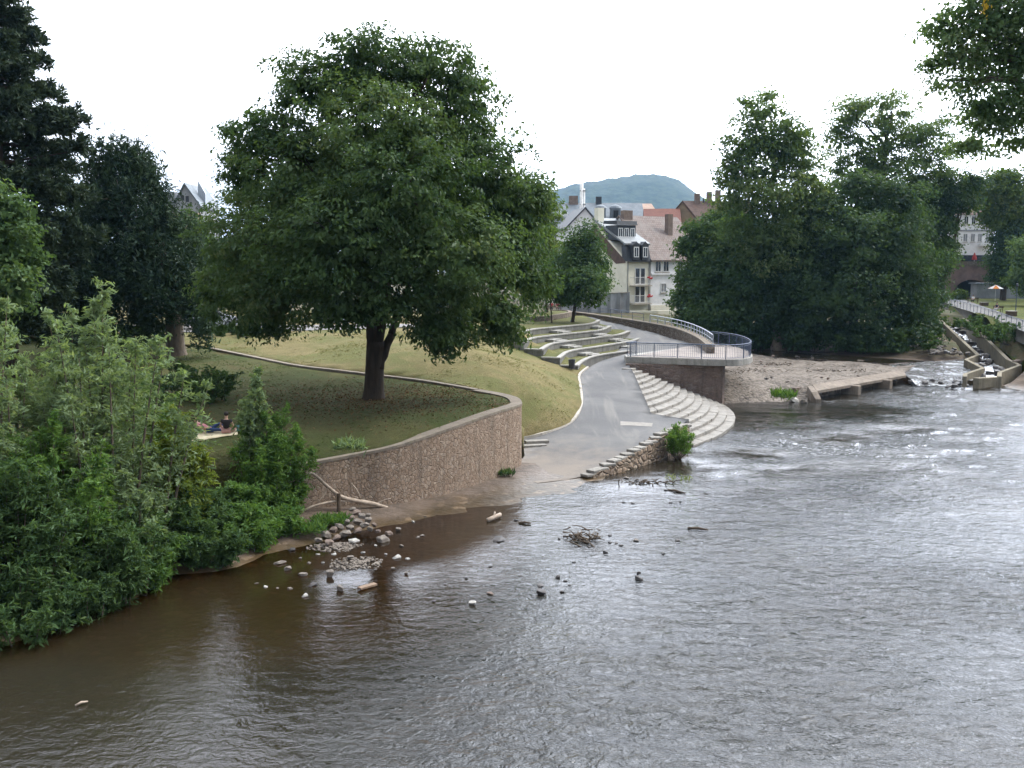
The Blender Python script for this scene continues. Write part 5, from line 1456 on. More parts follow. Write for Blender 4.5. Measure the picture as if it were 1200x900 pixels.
rock(1194, 428, 22, 14, M_rockp, 'reddish boulder behind the fish ladder basin at the right edge', z=1.2)

r3 = np.random.default_rng(55)
for k in range(70):                              # stones strewn over the gravel bank
    px_, py_ = r3.uniform(856, 1040), r3.uniform(418, 472)
    p = P(px_, py_, .8)
    for _ in range(5): p = P(px_, py_, S_G.at(p.x, p.y))
    if not inside([(q.x, q.y) for q in gb], np.array([p.x]), np.array([p.y]))[0]: continue
    rock(px_, py_, r3.uniform(2.5, 6.5), r3.uniform(1.8, 4), M_rock if r3.random() < .55 else M_rockd if r3.random() < .5 else M_rockp, 'small loose stone strewn over the gravel bank', 'stones on the gravel bank', z=p.z)
# gravel patches showing above the shallows
M_pebble = gravel_mat('pebbles', (.215, .185, .158), (.15, .127, .108), (.15, .12, .10))
for (px, py, w, d) in ((393, 641, .9, .38), (417, 660, 1.0, .5)):
    c = P(px, py, 0)
    r_ = np.random.default_rng(int(px)); mb = MB()
    for k in range(300):
        a = r_.uniform(0, 2 * PI); q = math.sqrt(r_.random()) * (1 + .35 * noise.noise((math.cos(a) * 1.3, math.sin(a) * 1.3, px)))
        s_ = r_.uniform(.025, .07) * (1.25 - .5 * q)
        x, y = c.x + math.cos(a) * w * q, c.y + math.sin(a) * d * 1.6 * q
        b = len(mb.v)
        mb.ball((x, y, .035 * (1 - q) + r_.uniform(-.015, .02)), (s_ * r_.uniform(.8, 1.3), s_, s_ * .6), 6, 4)
    tag(mb.build('pebble_bed', M_pebble, smooth=False), kind='stuff')

# ------------------------------------------------------------------ driftwood
M_drift = plain('driftwood', (.44, .36, .29), (.28, .22, .17), 5, .9, .02, 14, obj=False)
M_wood = plain('dark_wood', (.12, .09, .065), (.07, .05, .035), 5, .9, .02, 14, obj=False)
off = -.7
def W(px, py, dy=0.0):          # a point just in front of the big wall
    x0 = P(px, 595, .2)
    return PY(px, py, np.interp(px, [352, 410, 467, 533, 575, 607], [b.y for b in wb]) - .5 + dy)
mb = MB()
mb.tube(smooth_path([W(345, 569), W(358, 556), W(368, 556), W(384, 570), W(400, 582), W(418, 587), W(440, 591), W(462, 598)], 4), list(np.interp(np.linspace(0, 1, 29), [0, .2, .5, .8, 1], [.03, .045, .07, .10, .06])), 7)
mb.tube(smooth_path([W(340, 612), W(358, 597), W(378, 590), W(398, 587), W(420, 588)], 4), list(np.interp(np.linspace(0, 1, 17), [0, .6, 1], [.035, .05, .04])), 6)
mb.tube(smooth_path([W(358, 556), W(350, 561), W(338, 566)], 3), [.035, .03, .028, .025, .02, .018, .015], 5)
mb.tube(smooth_path([W(384, 570), W(380, 580), W(372, 588)], 3), [.03, .025, .022, .02, .018, .015, .012], 5)
mb.tube(smooth_path([W(440, 591), W(450, 586), W(458, 584)], 3), .02, 5)
mb.tube(smooth_path([W(423, 585), W(418, 574), W(411, 566)], 3), .03, 5)
tag(mb.build('fallen_branch', M_drift, smooth=True), 'long bleached forked branch leaning along the foot of the wall', 'branch')
mb = MB(); mb.tube([W(397, 606, -.1), W(397, 578, -.1)], [.09, .08], 8)
tag(mb.build('wooden_post', M_wood), 'short dark wooden post under the bleached branch', 'post')
a, b = P(421, 691, .03), P(440, 683, .10)
mb = MB(); u = (b - a); mb.box(((a + b) / 2)[:], (u.length, .2, .07), math.atan2(u.y, u.x))
tag(mb.build('plank', plain('plank_wood', (.27, .19, .13), (.18, .125, .09), 6, .85), bevel=.01), 'short broken brown plank floating in the shallows', 'plank')
def twigs(name, label, c, w, d, h, k, r0, mat, seed):
    r = np.random.default_rng(seed); mb = MB(); c = Vector(c)
    for _ in range(k):
        p = c + Vector((r.normal() * w, r.normal() * d, abs(r.normal()) * h))
        a = r.uniform(0, 3.14); L = r.uniform(.2, .7)
        e = Vector((math.cos(a) * L, math.sin(a) * L, r.normal() * .15))
        mb.tube([p - e * .5, p + Vector((0, 0, r.normal() * .04)), p + e * .5], [r0, r0 * .8, r0 * .4], 5)
    return tag(mb.build(name, mat, smooth=True), label, 'driftwood')
twigs('driftwood_pile', 'dark tangled heap of sticks stranded in mid river', P(681, 632, .02), .34, .3, .12, 46, .028, M_wood, 4)
twigs('drift_line', 'thin line of dark sticks and debris in the river below the ramp wall', P(760, 566, .02), .7, .15, .05, 26, .03, M_wood, 5)
for (px_, py_, lab, sd_) in ((872, 436, 'scatter of dark flood debris on the gravel bank beside the platform', 15), (905, 428, 'long loose drift of brown twigs on top of the gravel bank', 16), (985, 436, 'dark twigs caught on the gravel behind the weir ledge', 17)):
    p = P(px_, py_, 1.2); p = P(px_, py_, S_G.at(p.x, p.y))
    twigs('flood_debris', lab, (p.x, p.y, p.z + .08), 1.5, .5, .05, 40, .03, M_wood, sd_)
mb = MB(); mb.tube(smooth_path([P(571, 610, .05), P(577, 607, .12), P(586, 603, .12)], 3), .09, 7); mb.tube(smooth_path([P(578, 607, .12), P(580, 600, .3)], 3), .04, 5)
tag(mb.build('log', M_drift, smooth=True), 'short pale log with a stub branch lying in the shallow river', 'log')
for q0, q1, lab in (((608, 613), (622, 613), 'thin dark stick floating right of the log'), ((782, 574), (803, 578), 'dark stick floating right of the reeds'), ((806, 619), (830, 621), 'long thin stick drifting in the right part of the river'), ((88, 827), (103, 822), 'short pale stick drifting in the dark foreground water')):
    mb = MB(); a, b = P(*q0, .02), P(*q1, .05)
    mb.tube([a, a.lerp(b, .5) + Vector((0, 0, .03)), b], [.05, .06, .03] if 'pale' not in lab else [.025, .03, .015], 6)
    tag(mb.build('stick', M_wood if 'pale' not in lab else M_drift, smooth=True), lab, 'stick')

# ------------------------------------------------------------------ houses
W_cream = plain('cream_render', (.80, .77, .65), (.72, .69, .57), 1.2, .9)
W_white = plain('white_render', (.80, .80, .82), (.70, .70, .72), 1.0, .9)
W_grey = plain('grey_render', (.30, .31, .33), (.23, .24, .26), .8, .9)
W_tan = plain('tan_render', (.30, .23, .16), (.23, .175, .12), .8, .9)
W_pink = plain('pink_tile', (.50, .37, .30), (.43, .31, .25), 1.5, .85)
R_slate = plain('slate', (.055, .060, .070), (.036, .040, .048), 3, .55, .01, 10)
R_slate2 = plain('weathered_slate', (.14, .165, .19), (.105, .125, .145), 1.2, .6, .01, 10)
R_zinc = plain('zinc_roof', (.24, .255, .265), (.19, .20, .21), 1.5, .6)
R_red = plain('red_tile', (.165, .066, .046), (.125, .05, .038), 2, .85, .02, 8)
R_dkbrown = plain('dark_brown_tile', (.13, .085, .07), (.09, .06, .05), 2, .85, .02, 8)
def tile_mat(name, a, b, c):
    m, nt, out = new_mat(name); n = N(nt)
    v = n.pos((1, 1, 1), True)
    br = n('TexBrick', {'Vector': n('Mapping', {'Vector': v, 'Rotation': (PI / 2, 0, 0), 'Scale': (1, 1, 1)}).outputs[0], 'Scale': 1.0, 'Brick Width': .34, 'Row Height': .30, 'Mortar Size': .018, 'Color1': (*a, 1), 'Color2': (*b, 1), 'Mortar': tuple(x * .4 for x in b) + (1,)})
    k = n.mix(n.ramp(n.noise(v, .8, 6, .7), .4, .7), br.outputs[0], c)
    s = n('BsdfPrincipled', {'Base Color': k, 'Roughness': .9})
    nt.links.new(n.bump(br.outputs['Fac'], .6, -.03), s.inputs['Normal'])
    nt.links.new(s.outputs[0], out.inputs[0]); return m
R_brown = tile_mat('brown_tile', (.215, .165, .145), (.155, .118, .105), (.20, .175, .16))
M_frame = plain('white_frame', (.78, .78, .78), None, 3, .6)
M_dframe = plain('dark_frame', (.05, .05, .055), None, 3, .5)
M_glass = plain('window_glass', (.018, .022, .028), (.03, .034, .04), 1, .08, spec=.6)
M_curt = plain('curtained_glass', (.32, .33, .35), (.20, .21, .23), 2, .15, spec=.6)
M_flow = plain('red_flowers', (.55, .05, .05), (.35, .03, .03), 14, .8)
M_chim = plain('chimney_brick', (.22, .17, .14), (.16, .12, .10), 3, .9)

class House:
    """local frame: u along the facade to the right, v into the house, z up"""
    def __init__(s, name, label, corner, rot, cat='house'):
        s.o = Vector(corner); s.rot = rot
        s.u = Vector((math.cos(rot), math.sin(rot), 0)); s.v = Vector((-math.sin(rot), math.cos(rot), 0))
        s.t = thing(name, label, cat, s.o)
        s.M = Matrix.Translation(s.o) @ Matrix.Rotation(rot, 4, 'Z')
    def p(s, u, v, z): return s.o + s.u * u + s.v * v + Vector((0, 0, z))
    def part(s, name, mb, mat, parent=None, bevel=0):
        mb.v = [tuple(s.M @ Vector(q)) for q in mb.v]
        return mb.build(name, mat, parent or s.t, bevel=bevel)
    def gable_body(s, w, d, h, rz, rv=None, name='wall', mat=None, z0=-.5, u0=0, v0=0):
        rv = d / 2 if rv is None else rv
        out = [(u0, v0, z0), (u0, v0 + d, z0), (u0, v0 + d, h), (u0, v0 + rv, rz), (u0, v0, h)]
        return s.part(name, MB().poly_solid(out, (w, 0, 0)), mat)
    def gable_roof(s, w, d, h, rz, rv=None, mat=None, ov=.35, th=.22, u0=0, v0=0, name='roof'):
        rv = d / 2 if rv is None else rv
        k1 = (rz - h) / rv; k2 = (rz - h) / (d - rv)
        out = [(u0 - .25, v0 - ov, h - ov * k1 + .03), (u0 - .25, v0 + rv, rz + .03), (u0 - .25, v0 + d + ov, h - ov * k2 + .03), (u0 - .25, v0 + d + ov, h - ov * k2 + .03 + th), (u0 - .25, v0 + rv, rz + .03 + th), (u0 - .25, v0 - ov, h - ov * k1 + .03 + th)]
        return s.part(name, MB().poly_solid(out, (w + .5, 0, 0)), mat)
    def window(s, u, z, w, h, v=0.0, side='front', frame=None, glass=None, sill=True, bars=1, name='window'):
        """centre u, bottom z; front face at v, or on the left wall at depth u"""
        frame = frame or M_frame; glass = glass or M_glass
        mb = MB()
        fw = .09
        rect = [(-w / 2, 0, fw, h), (w / 2 - fw, 0, fw, h), (-w / 2 + fw, h - fw, w - 2 * fw, fw), (-w / 2 + fw, 0, w - 2 * fw, fw)]
        if bars: rect.append((-.03, fw, .06, h - 2 * fw))
        def T(a, b, c):          # a along, b outward, c up
            return (u + a, v - b, z + c) if side == 'front' else (-b, u - a, z + c)
        for (x, zz, ww, hh) in rect:
            mb.hexa([T(x, -.02, zz), T(x + ww, -.02, zz), T(x + ww, .06, zz), T(x, .06, zz), T(x, -.02, zz + hh), T(x + ww, -.02, zz + hh), T(x + ww, .06, zz + hh), T(x, .06, zz + hh)])
        f = s.part(name, mb, frame)
        g = MB().hexa([T(-w / 2 + .05, -.03, .05), T(w / 2 - .05, -.03, .05), T(w / 2 - .05, .025, .05), T(-w / 2 + .05, .025, .05), T(-w / 2 + .05, -.03, h - .05), T(w / 2 - .05, -.03, h - .05), T(w / 2 - .05, .025, h - .05), T(-w / 2 + .05, .025, h - .05)])
        s.part('pane', g, glass, f)
        if sill:
            q = MB().hexa([T(-w / 2 - .08, -.02, -.12), T(w / 2 + .08, -.02, -.12), T(w / 2 + .08, .14, -.12), T(-w / 2 - .08, .14, -.12), T(-w / 2 - .08, -.02, -.003), T(w / 2 + .08, -.02, -.003), T(w / 2 + .08, .14, -.003), T(-w / 2 - .08, .14, -.003)])
            s.part('sill', q, M_pale, f)
        return f
    def box(s, name, c, size, mat, bevel=0, parent=None):
        return s.part(name, MB().box(c, size), mat, parent, bevel)

R30 = math.radians(30)
c0 = PY(734, 362, 131); c0.z = 4.4
H1 = House('mansard_house', 'narrow cream house with dark slate mansard, dormers and two flowered balconies', c0, R30)
zb = 4.4
zz = lambda py, Y=132: 10 + (315 - py) * Y / F - zb           # height over the base
w1 = 3.75
eav = zz(306.5); man = zz(288); rdg = zz(258)
H1.gable_body(w1, 9.0, eav, rdg + .2, 8.0, mat=W_cream)
# left wall shows brown shingles high in the gable
H1.part('gable_cladding', MB().poly_solid([(-.06, .3, eav + .05), (-.06, 8.0, rdg - .3), (-.06, 8.0, rdg - 2.4), (-.06, 2.4, eav - .3), (-.06, .3, eav - .2)], (.05, 0, 0)), R_dkbrown)
H1.part('mansard', MB().hexa([(-.05, -.28, eav), (w1 + .05, -.28, eav), (w1 + .05, 1.0, eav), (-.05, 1.0, eav), (-.05, .42, man), (w1 + .05, .42, man), (w1 + .05, 1.2, man), (-.05, 1.2, man)]), R_slate)
H1.part('roof', MB().poly_solid([(-.22, .22, man + .02), (-.22, 8.0, rdg + .25), (-.22, 8.0, rdg + .5), (-.22, .18, man + .26)], (w1 + .44, 0, 0)), R_zinc)
H1.box('gutter', (w1 / 2, -.36, eav), (w1 + .2, .16, .16), M_dframe)
for u in (1.15, 2.65):
    H1.box('dormer', (u, .18, eav + 1.15), (1.05, 1.3, 1.95), R_slate)
    H1.part('dormer_roof', MB().poly_solid([(u - .62, -.5, eav + 2.126), (u, -.5, eav + 2.62), (u + .62, -.5, eav + 2.126)], (0, 1.6, 0)), R_slate)
    H1.window(u, eav + .55, .8, 1.35, v=-.475, sill=False)
zt = zz(281)
H1.box('roof_dormer', (1.55, 3.6, zt + .95), (3.1, 2.6, 1.95), R_slate)
H1.part('roof_dormer_top', MB().hexa([(-.1, 2.1, zt + 1.93), (3.25, 2.1, zt + 1.93), (3.25, 5.4, zt + 2.2), (-.1, 5.4, zt + 2.2), (-.1, 2.3, zt + 2.5), (3.25, 2.3, zt + 2.5), (3.25, 5.2, zt + 2.6), (-.1, 5.2, zt + 2.6)]), R_slate)
for u in (.55, 1.55, 2.55):
    H1.window(u, zt + .35, .75, 1.2, v=2.295, sill=False)
for zc in (zz(333.5), zz(354.5)):
    H1.window(1.75, zc, .85, 2.25, sill=False, name='french_door', bars=0, glass=M_glass); H1.window(2.62, zc, .85, 2.25, sill=False, name='french_door', bars=0, glass=M_glass)
    bal = H1.box('balcony', (2.0, -.5, zc - .12), (3.0, 1.0, .14), M_pale)
    mb = MB()
    for a, b in (((.5, -.98), (3.5, -.98)), ((.5, -.98), (.5, -.05)), ((3.5, -.98), (3.5, -.05))):
        for hz in (.12, 1.0): mb.tube([(a[0], a[1], zc + hz), (b[0], b[1], zc + hz)], .025, 5)
        k = max(2, int(math.hypot(b[0] - a[0], b[1] - a[1]) / .16))
        for i in range(k + 1):
            x, y = a[0] + (b[0] - a[0]) * i / k, a[1] + (b[1] - a[1]) * i / k
            mb.tube([(x, y, zc), (x, y, zc + 1.0)], .014, 4)
    H1.part('balcony_rail', mb, M_frame)
    mb = MB()
    for i in range(14): mb.ball((2.7 + rr.uniform(0, .75), -1.05 + rr.normal() * .05, zc + .95 + rr.normal() * .09), .10, 6, 4)
    H1.part('flower_box', mb, M_flow)
H1.part('downpipe', MB().tube([(w1 - .12, -.08, 0), (w1 - .12, -.08, eav)], .06, 6), R_zinc)
H1.part('downpipe', MB().tube([(.12, -.08, 0), (.12, -.08, eav)], .06, 6), R_zinc)
for v, z, ww, hh in ((4.6, zz(317), .8, 1.5), (4.4, zz(347), .9, 1.5)): H1.window(v, z, ww, hh, side='left', frame=M_dframe, sill=False)
H1.box('chimney', (.5, 7.2, rdg + .2), (1.0, .9, 3.2), W_cream)

c1 = H1.p(w1 + .25, 0, 0); c1.z = 4.4
H2 = House('white_house', 'white rendered house with a big steep brown tile roof right of the mansard house', c1, R30)
w2 = 10.0
e2 = zz(304, 133); r2 = zz(254.5, 137)
H2.gable_body(w2, 14.5, e2, r2, 7.2, mat=W_white)
H2.gable_roof(w2, 14.5, e2, r2, 7.2, mat=R_brown, ov=.4)
H2.part('cornice', MB().box((w2 / 2, -.12, zz(321, 133)), (w2, .22, .22)), W_white)
for u in (1.2, 2.55): H2.window(u, zz(318.5, 133), 1.0, 1.75, bars=1)
for u in (5.0, 6.6, 8.4): H2.window(u, zz(318.5, 134), 1.0, 1.75, bars=1)
H2.window(2.2, zz(342.5, 133), 1.0, 1.25, glass=M_curt); H2.window(4.9, zz(342.5, 133), 1.0, 1.3)
H2.box('chimney', (6.3, 4.2, r2 - 1.2), (.8, .8, 3.2), M_chim)
H2.box('chimney', (.9, 6.8, r2 + .1), (1.5, .8, 1.6), M_chim)
H2.box('plinth', (w2 / 2, -.03, .25), (w2 - .02, .2, .9), W_cream)

c2 = PY(673, 345, 152); c2.z = 5
H3 = House('gable_house', 'white gabled house peeking up behind the mansard house chimney', c2, math.radians(8))
h3 = 10 + (315 - 268) * 152 / F - 5; r3 = 10 + (315 - 246) * 152 / F - 5
wd = 5.6
H3.part('wall', MB().poly_solid([(-1.2, 0, -.5), (wd - 1.2, 0, -.5), (wd - 1.2, 0, h3 - .4), (1.6, 0, r3), (-1.2, 0, h3)], (0, 9, 0)), W_white)
H3.part('roof', MB().poly_solid([(-1.6, -.3, h3 - .3), (1.6, -.3, r3 + .02), (wd - .8, -.3, h3 - .75), (wd - .8, -.3, h3 - .5), (1.6, -.3, r3 + .3), (-1.6, -.3, h3 - .05)], (0, 9.6, 0)), R_slate)
H3.window(1.6, h3 - 1.2, .9, 1.3)

c3 = PY(640, 345, 172); c3.z = 5
H4 = House('slate_hall', 'large building with a grey slate roof and two round dormers behind the houses', c3, 0, 'building')
yy = lambda py, Y: 10 + (315 - py) * Y / F - 5
H4.gable_body(17.0, 12, yy(266, 172), yy(241, 178), 6, mat=W_grey); H4.gable_roof(17.0, 12, yy(266, 172), yy(241, 178), 6, mat=R_slate2)
for px in (703, 720):
    u = (px - 640) * 172 / F; z0 = yy(257, 172)
    H4.box('dormer', (u, .9, z0 + .75), (1.6, 2.6, 1.9), R_slate2)
    H4.part('dormer_roof', MB().lathe([(1.15, 0), (.9, .35), (.4, .6), (.05, .68)], (u, .6, z0 + 1.72), 12), R_slate2)
    H4.window(u, z0 + .05, .9, 1.3, v=-.405, sill=False, frame=M_dframe)
H4.box('skylight', (3.0, 1.6, yy(252, 172)), (1.6, .9, .5), M_frame)
H4.box('chimney', (5.0, 6, yy(238, 178)), (1.6, 1.0, 2.0), M_chim)
H4.box('chimney', (9.5, 6, yy(237, 178)), (1.0, 1.0, 1.4), R_slate)

mp = PY(681, 300, 166)
t = thing('white_mast', 'tall white flue mast rising over the slate roof against the hill', 'mast', (mp.x, mp.y, 5))
zt_ = PY(681, 215, 166).z
MB().tube([(mp.x, mp.y, 5), (mp.x, mp.y, zt_)], [.34, .30], 10).build('pole', M_frame, t, smooth=True)
MB().tube([(mp.x + .42, mp.y, 5), (mp.x + .42, mp.y, zt_ - .8)], [.16, .16], 8).build('pipe', M_frame, t, smooth=True)
for k in range(5): MB().box((mp.x + .2, mp.y, zt_ - 1.2 - k * 2.2), (1.0, .5, .15)).build('clamp', R_zinc, t)

c4 = PY(732, 345, 186); c4.z = 5
H5 = House('pink_roof_house', 'house with a pale pink hipped roof behind the steep brown roof', c4, 0)
e5, r5 = yy(262, 186), yy(240, 190)
H5.box('wall', (3.2, 5, e5 / 2 - .3), (6.4, 9.6, e5 + .4), W_tan)
H5.part('roof', MB().hexa([(-.8, -.3, e5), (7.2, -.3, e5), (7.2, 10.3, e5), (-.8, 10.3, e5), (1.6, 4.5, r5), (5.4, 4.5, r5), (5.4, 5.5, r5), (1.6, 5.5, r5)]), W_pink)
c5 = PY(755, 345, 164); c5.z = 5
H6 = House('red_roof_house', 'low house with a bright red tile roof left of the brown gable house', c5, math.radians(-6))
H6.gable_body(5.6, 8, yy(262, 164), yy(247, 166), 4, mat=W_tan); H6.gable_roof(5.6, 8, yy(262, 164), yy(247, 166), 4, mat=R_red)
c6 = PY(788, 345, 168); c6.z = 5
H7 = House('brown_gable_house', 'brown gabled house with a dark red roof and rooftop chimneys above the far trees', c6, math.radians(-12))
h7, r7 = yy(262, 168), yy(239, 168)
H7.part('wall', MB().poly_solid([(0, 0, -.5), (4.4, 0, -.5), (4.4, 0, h7 - .6), (1.4, 0, r7), (0, 0, r7 - 1.8)], (0, 8, 0)), W_tan)
H7.part('roof', MB().poly_solid([(-.4, -.3, r7 - 2.1), (1.4, -.3, r7 + .03), (4.9, -.3, h7 - .9), (4.9, -.3, h7 - .6), (1.4, -.3, r7 + .33), (-.4, -.3, r7 - 1.8)], (0, 8.4, 0)), R_dkbrown)
c7 = PY(806, 345, 176); c7.z = 5
H8 = House('long_roof_house', 'long dark roofed house with chimneys behind the brown gable', c7, math.radians(4))
H8.gable_body(12, 9, yy(262, 176), yy(238.5, 180), 4.5, mat=W_tan); H8.gable_roof(12, 9, yy(262, 176), yy(238.5, 180), 4.5, mat=R_dkbrown)
for u, h in ((2.4, 1.0), (4.6, 1.4), (6.2, 1.8)): H8.box('chimney', (u, 4.2, yy(237, 180) + h * .3), (.9, .7, h + 1.0), M_chim)
H8.part('vent_pipe', MB().tube([(3.6, 4.2, yy(240, 180)), (3.6, 4.2, yy(234, 180))], .14, 8), R_slate)

# yard wall of garages in front of the houses
ga, gb_ = PY(655, 360, 124), PY(737, 362, 128)
gp = [Vector((ga.x, ga.y, 4.4 + 2.3)), Vector((gb_.x, gb_.y, 4.4 + 2.5))]
t = thing('yard_wall', 'grey rendered yard wall with pilasters in front of the cream house', 'wall', ga)
MB().strip(gp, .3, lambda i: 4.0, lambda i: gp[i].z).build('wall', plain('stained_render', (.40, .42, .46), (.22, .22, .23), .55, .9, stretch=(1, 1, .5), obj=False), t)
for f in np.linspace(0.02, .98, 8):
    p = gp[0].lerp(gp[1], f); MB().box((p.x, p.y - .05, 5.5), (.4, .5, 2.9)).build('pilaster', W_grey, t)
MB().strip(gp, .5, lambda i: gp[i].z, lambda i: gp[i].z + .12).build('coping', M_conc, t)
lowh = PY(640, 362, 140); lowh.z = 4.6
H9 = House('low_house', 'low cream outbuilding behind the yard wall and terrace trees', lowh, 0)
H9.gable_body(11, 6, 4.2, 6.2, 3, mat=W_cream); H9.gable_roof(11, 6, 4.2, 6.2, 3, mat=R_brown)
qa = [PY(736, 368, 129), PY(770, 368, 130), PY(815, 367, 133)]
t = thing('quay_wall', 'low cream quay wall below the two riverside houses', 'wall', qa[0])
qp = [Vector((p.x, p.y, 4.5)) for p in qa]
MB().strip(qp, .5, lambda i: 2.0, lambda i: 4.5).build('wall', W_cream, t)

# left skyline building
cl_ = PY(196, 345, 150); cl_.z = 5
H10 = House('grey_gable_building', 'grey building with a gable and pointed glass fin seen between yew and chestnut', cl_, 0, 'building')
h10, r10 = yy(243, 150), yy(219, 150)
H10.part('wall', MB().poly_solid([(1.6, 0, -.5), (5.4, 0, -.5), (5.4, 0, h10), (3.3, 0, r10), (1.6, 0, h10)], (0, 10, 0)), W_grey)
H10.part('wing', MB().box((-.4, 4, h10 / 2 + .8), (4.2, 8, h10 + 1.6 + 1.0)), W_grey)
H10.part('roof', MB().poly_solid([(1.3, -.3, h10 - .3), (3.3, -.3, r10 + .02), (5.7, -.3, h10 - .3), (5.7, -.3, h10), (3.3, -.3, r10 + .32), (1.3, -.3, h10)], (0, 10.6, 0)), R_slate2)
H10.box('lower_storey', (3.4, -.8, h10 / 2 - .8), (4.4, 1.5, h10 - .6), W_tan)
H10.part('fin', MB().poly_solid([(4.3, 3, h10), (5.4, 3, h10), (5.4, 3, r10 - 1.0), (4.3, 3, r10 + 1.0)], (0, .4, 0)), M_galv)
H10.window(2.9, h10 + .8, .5, .8, sill=False, frame=M_dframe); H10.window(3.6, h10 + .6, .5, .9, sill=False, frame=M_dframe)

# white house and stone bridge on the right
cb_ = PY(1112, 345, 205); cb_.z = 9.6
H11 = House('bridge_house', 'white house with two rows of windows standing over the stone bridge', cb_, math.radians(-4))
b11 = 9.6; y11 = lambda py: 10 + (315 - py) * 205 / F - b11
H11.box('wall', (4.2, 4, y11(253) / 2), (8.4, 8, y11(253)), W_white)
H11.part('roof', MB().hexa([(-.4, -.4, y11(253)), (8.8, -.4, y11(253)), (8.8, 8.4, y11(253)), (-.4, 8.4, y11(253)), (1.2, 3, y11(241)), (7.2, 3, y11(241)), (7.2, 5, y11(241)), (1.2, 5, y11(241))]), R_dkbrown)
H11.box('string_course', (4.2, -.06, y11(271)), (8.4, .16, .3), W_grey)
for u in (.9, 2.7, 4.2, 5.6, 7.2):
    H11.window(u, y11(264), .9, 1.7); H11.window(u, y11(284), .9, 1.7, glass=M_curt)
H11.box('shopfront', (4.2, -.1, y11(306)), (7.6, .2, 2.4), M_glass)
H11.box('balcony', (6.6, -.5, y11(287.5)), (2.6, 1.0, .5), M_frame)

def arch_bridge():
    a, b = PY(1085, 345, 186), PY(1165, 345, 186)
    t = thing('stone_bridge', 'reddish stone bridge with a round arch behind the park', 'bridge', a)
    zt = 10 + (315 - 312) * 186 / F
    cx = PY(1138, 345, 186).x; rad = 24 * 186 / F / 1.15
    z0 = 5.2
    n_ = 20
    pts = [(a.x - 6, 0, 3.0), (cx - rad, 0, 3.0)] + [(cx - rad * math.cos(PI * k / n_), 0, z0 + rad * .82 * math.sin(PI * k / n_)) for k in range(n_ + 1)] + [(cx + rad, 0, 3.0), (b.x + 8, 0, 3.0), (b.x + 8, 0, zt), (a.x - 6, 0, zt)]
    MB().poly_solid([(x, 186, z) for x, y, z in pts], (0, 7, 0)).build('spandrel', plain('red_sandstone', (.25, .17, .15), (.17, .12, .11), .8, .9, .03, 6, obj=False), t)
    MB().box(((a.x + b.x) / 2 + 1, 186.1, zt + .45), (b.x - a.x + 14, .5, .9)).build('parapet', M_parapet, t)
    MB().box((cx, 191.5, 5.6), (rad * 2.2, .4, 9)).build('arch_shade_sheet', R_slate, t)  # added dark sheet behind the opening, standing in for shade under the arch
    return t
arch_bridge()
fr_ = PY(1190, 345, 176)
t = thing('park_hut', 'low grey hut wall behind the parasol on the park lawn', 'hut', PY(1175, 350, 176))
MB().box((PY(1172, 345, 176).x, 176, 5.9), (9.5, 2.4, 2.8)).build('wall', W_grey, t)
MB().box((PY(1172, 345, 176).x, 176, 7.4), (10.2, 3.0, .2)).build('roof', R_slate2, t)

# ------------------------------------------------------------------ hill
hp = [(560, 262), (610, 248), (650, 226), (668, 219), (690, 213), (710, 210), (740, 207.5), (770, 207), (785, 212), (800, 223), (815, 232), (828, 240), (850, 250), (900, 262)]
HY = 2600.0
mb = MB()
r_ = np.random.default_rng(9)
xs = np.linspace(560, 900, 120)
crest = np.interp(xs, [p[0] for p in hp], [p[1] for p in hp])
crest = np.convolve(np.pad(crest, 4, 'edge'), np.ones(9) / 9, 'valid')
rows = []
nr_ = 40
for j in range(nr_ + 1):
    f = j / nr_                                  # 0 foot, 1 crest, then the back side
    for i, x in enumerate(xs):
        top = PY(x, crest[i], HY)
        hgt = max(top.z, 6)
        g = math.sin(f * PI)
        z = 4 + (hgt - 4) * math.sin(min(f * 2, 1) * PI / 2) ** 1.3 if f <= .5 else 4 + (hgt - 4) * math.cos((f - .5) * PI)
        y = HY + (f - .5) * 1400
        xx = top.x
        z += g * 9 * noise.noise((xx * .006, y * .006, 1.0)) + g * 5 * noise.noise((xx * .03, y * .03, 4.0)) + g * 3.0 * noise.noise((xx * .09, y * .05, 2.0))
        mb.v.append((xx, y, z))
k = len(xs)
for j in range(nr_):
    for i in range(k - 1):
        mb.f.append((j * k + i, j * k + i + 1, (j + 1) * k + i + 1, (j + 1) * k + i))
tag(mb.build('hill', plain('wooded_hillside', (.034, .048, .020), (.015, .024, .011), .05, 1.0, 3.0, .07, obj=False, lo=.42, hi=.6), smooth=True), kind='structure')

# ------------------------------------------------------------------ haze
hz = bpy.data.materials.new('haze_air'); hz.use_nodes = True
nt = hz.node_tree
for q in list(nt.nodes): nt.nodes.remove(q)
o_ = nt.nodes.new('ShaderNodeOutputMaterial'); v_ = nt.nodes.new('ShaderNodeVolumePrincipled')
v_.inputs['Color'].default_value = (.36, .64, 1.0, 1); v_.inputs['Density'].default_value = HAZE_DENSITY if 'HAZE_DENSITY' in globals() else .00009
v_.inputs['Anisotropy'].default_value = 0.2
nt.links.new(v_.outputs[0], o_.inputs['Volume'])
if True:
    mb = MB(); mb.box((0, 1500, 170), (12400, 9400, 346)) if False else mb.box((0, 1500, 168), (12000, 9600, 350))
    tag(mb.build('haze', hz), kind='stuff')

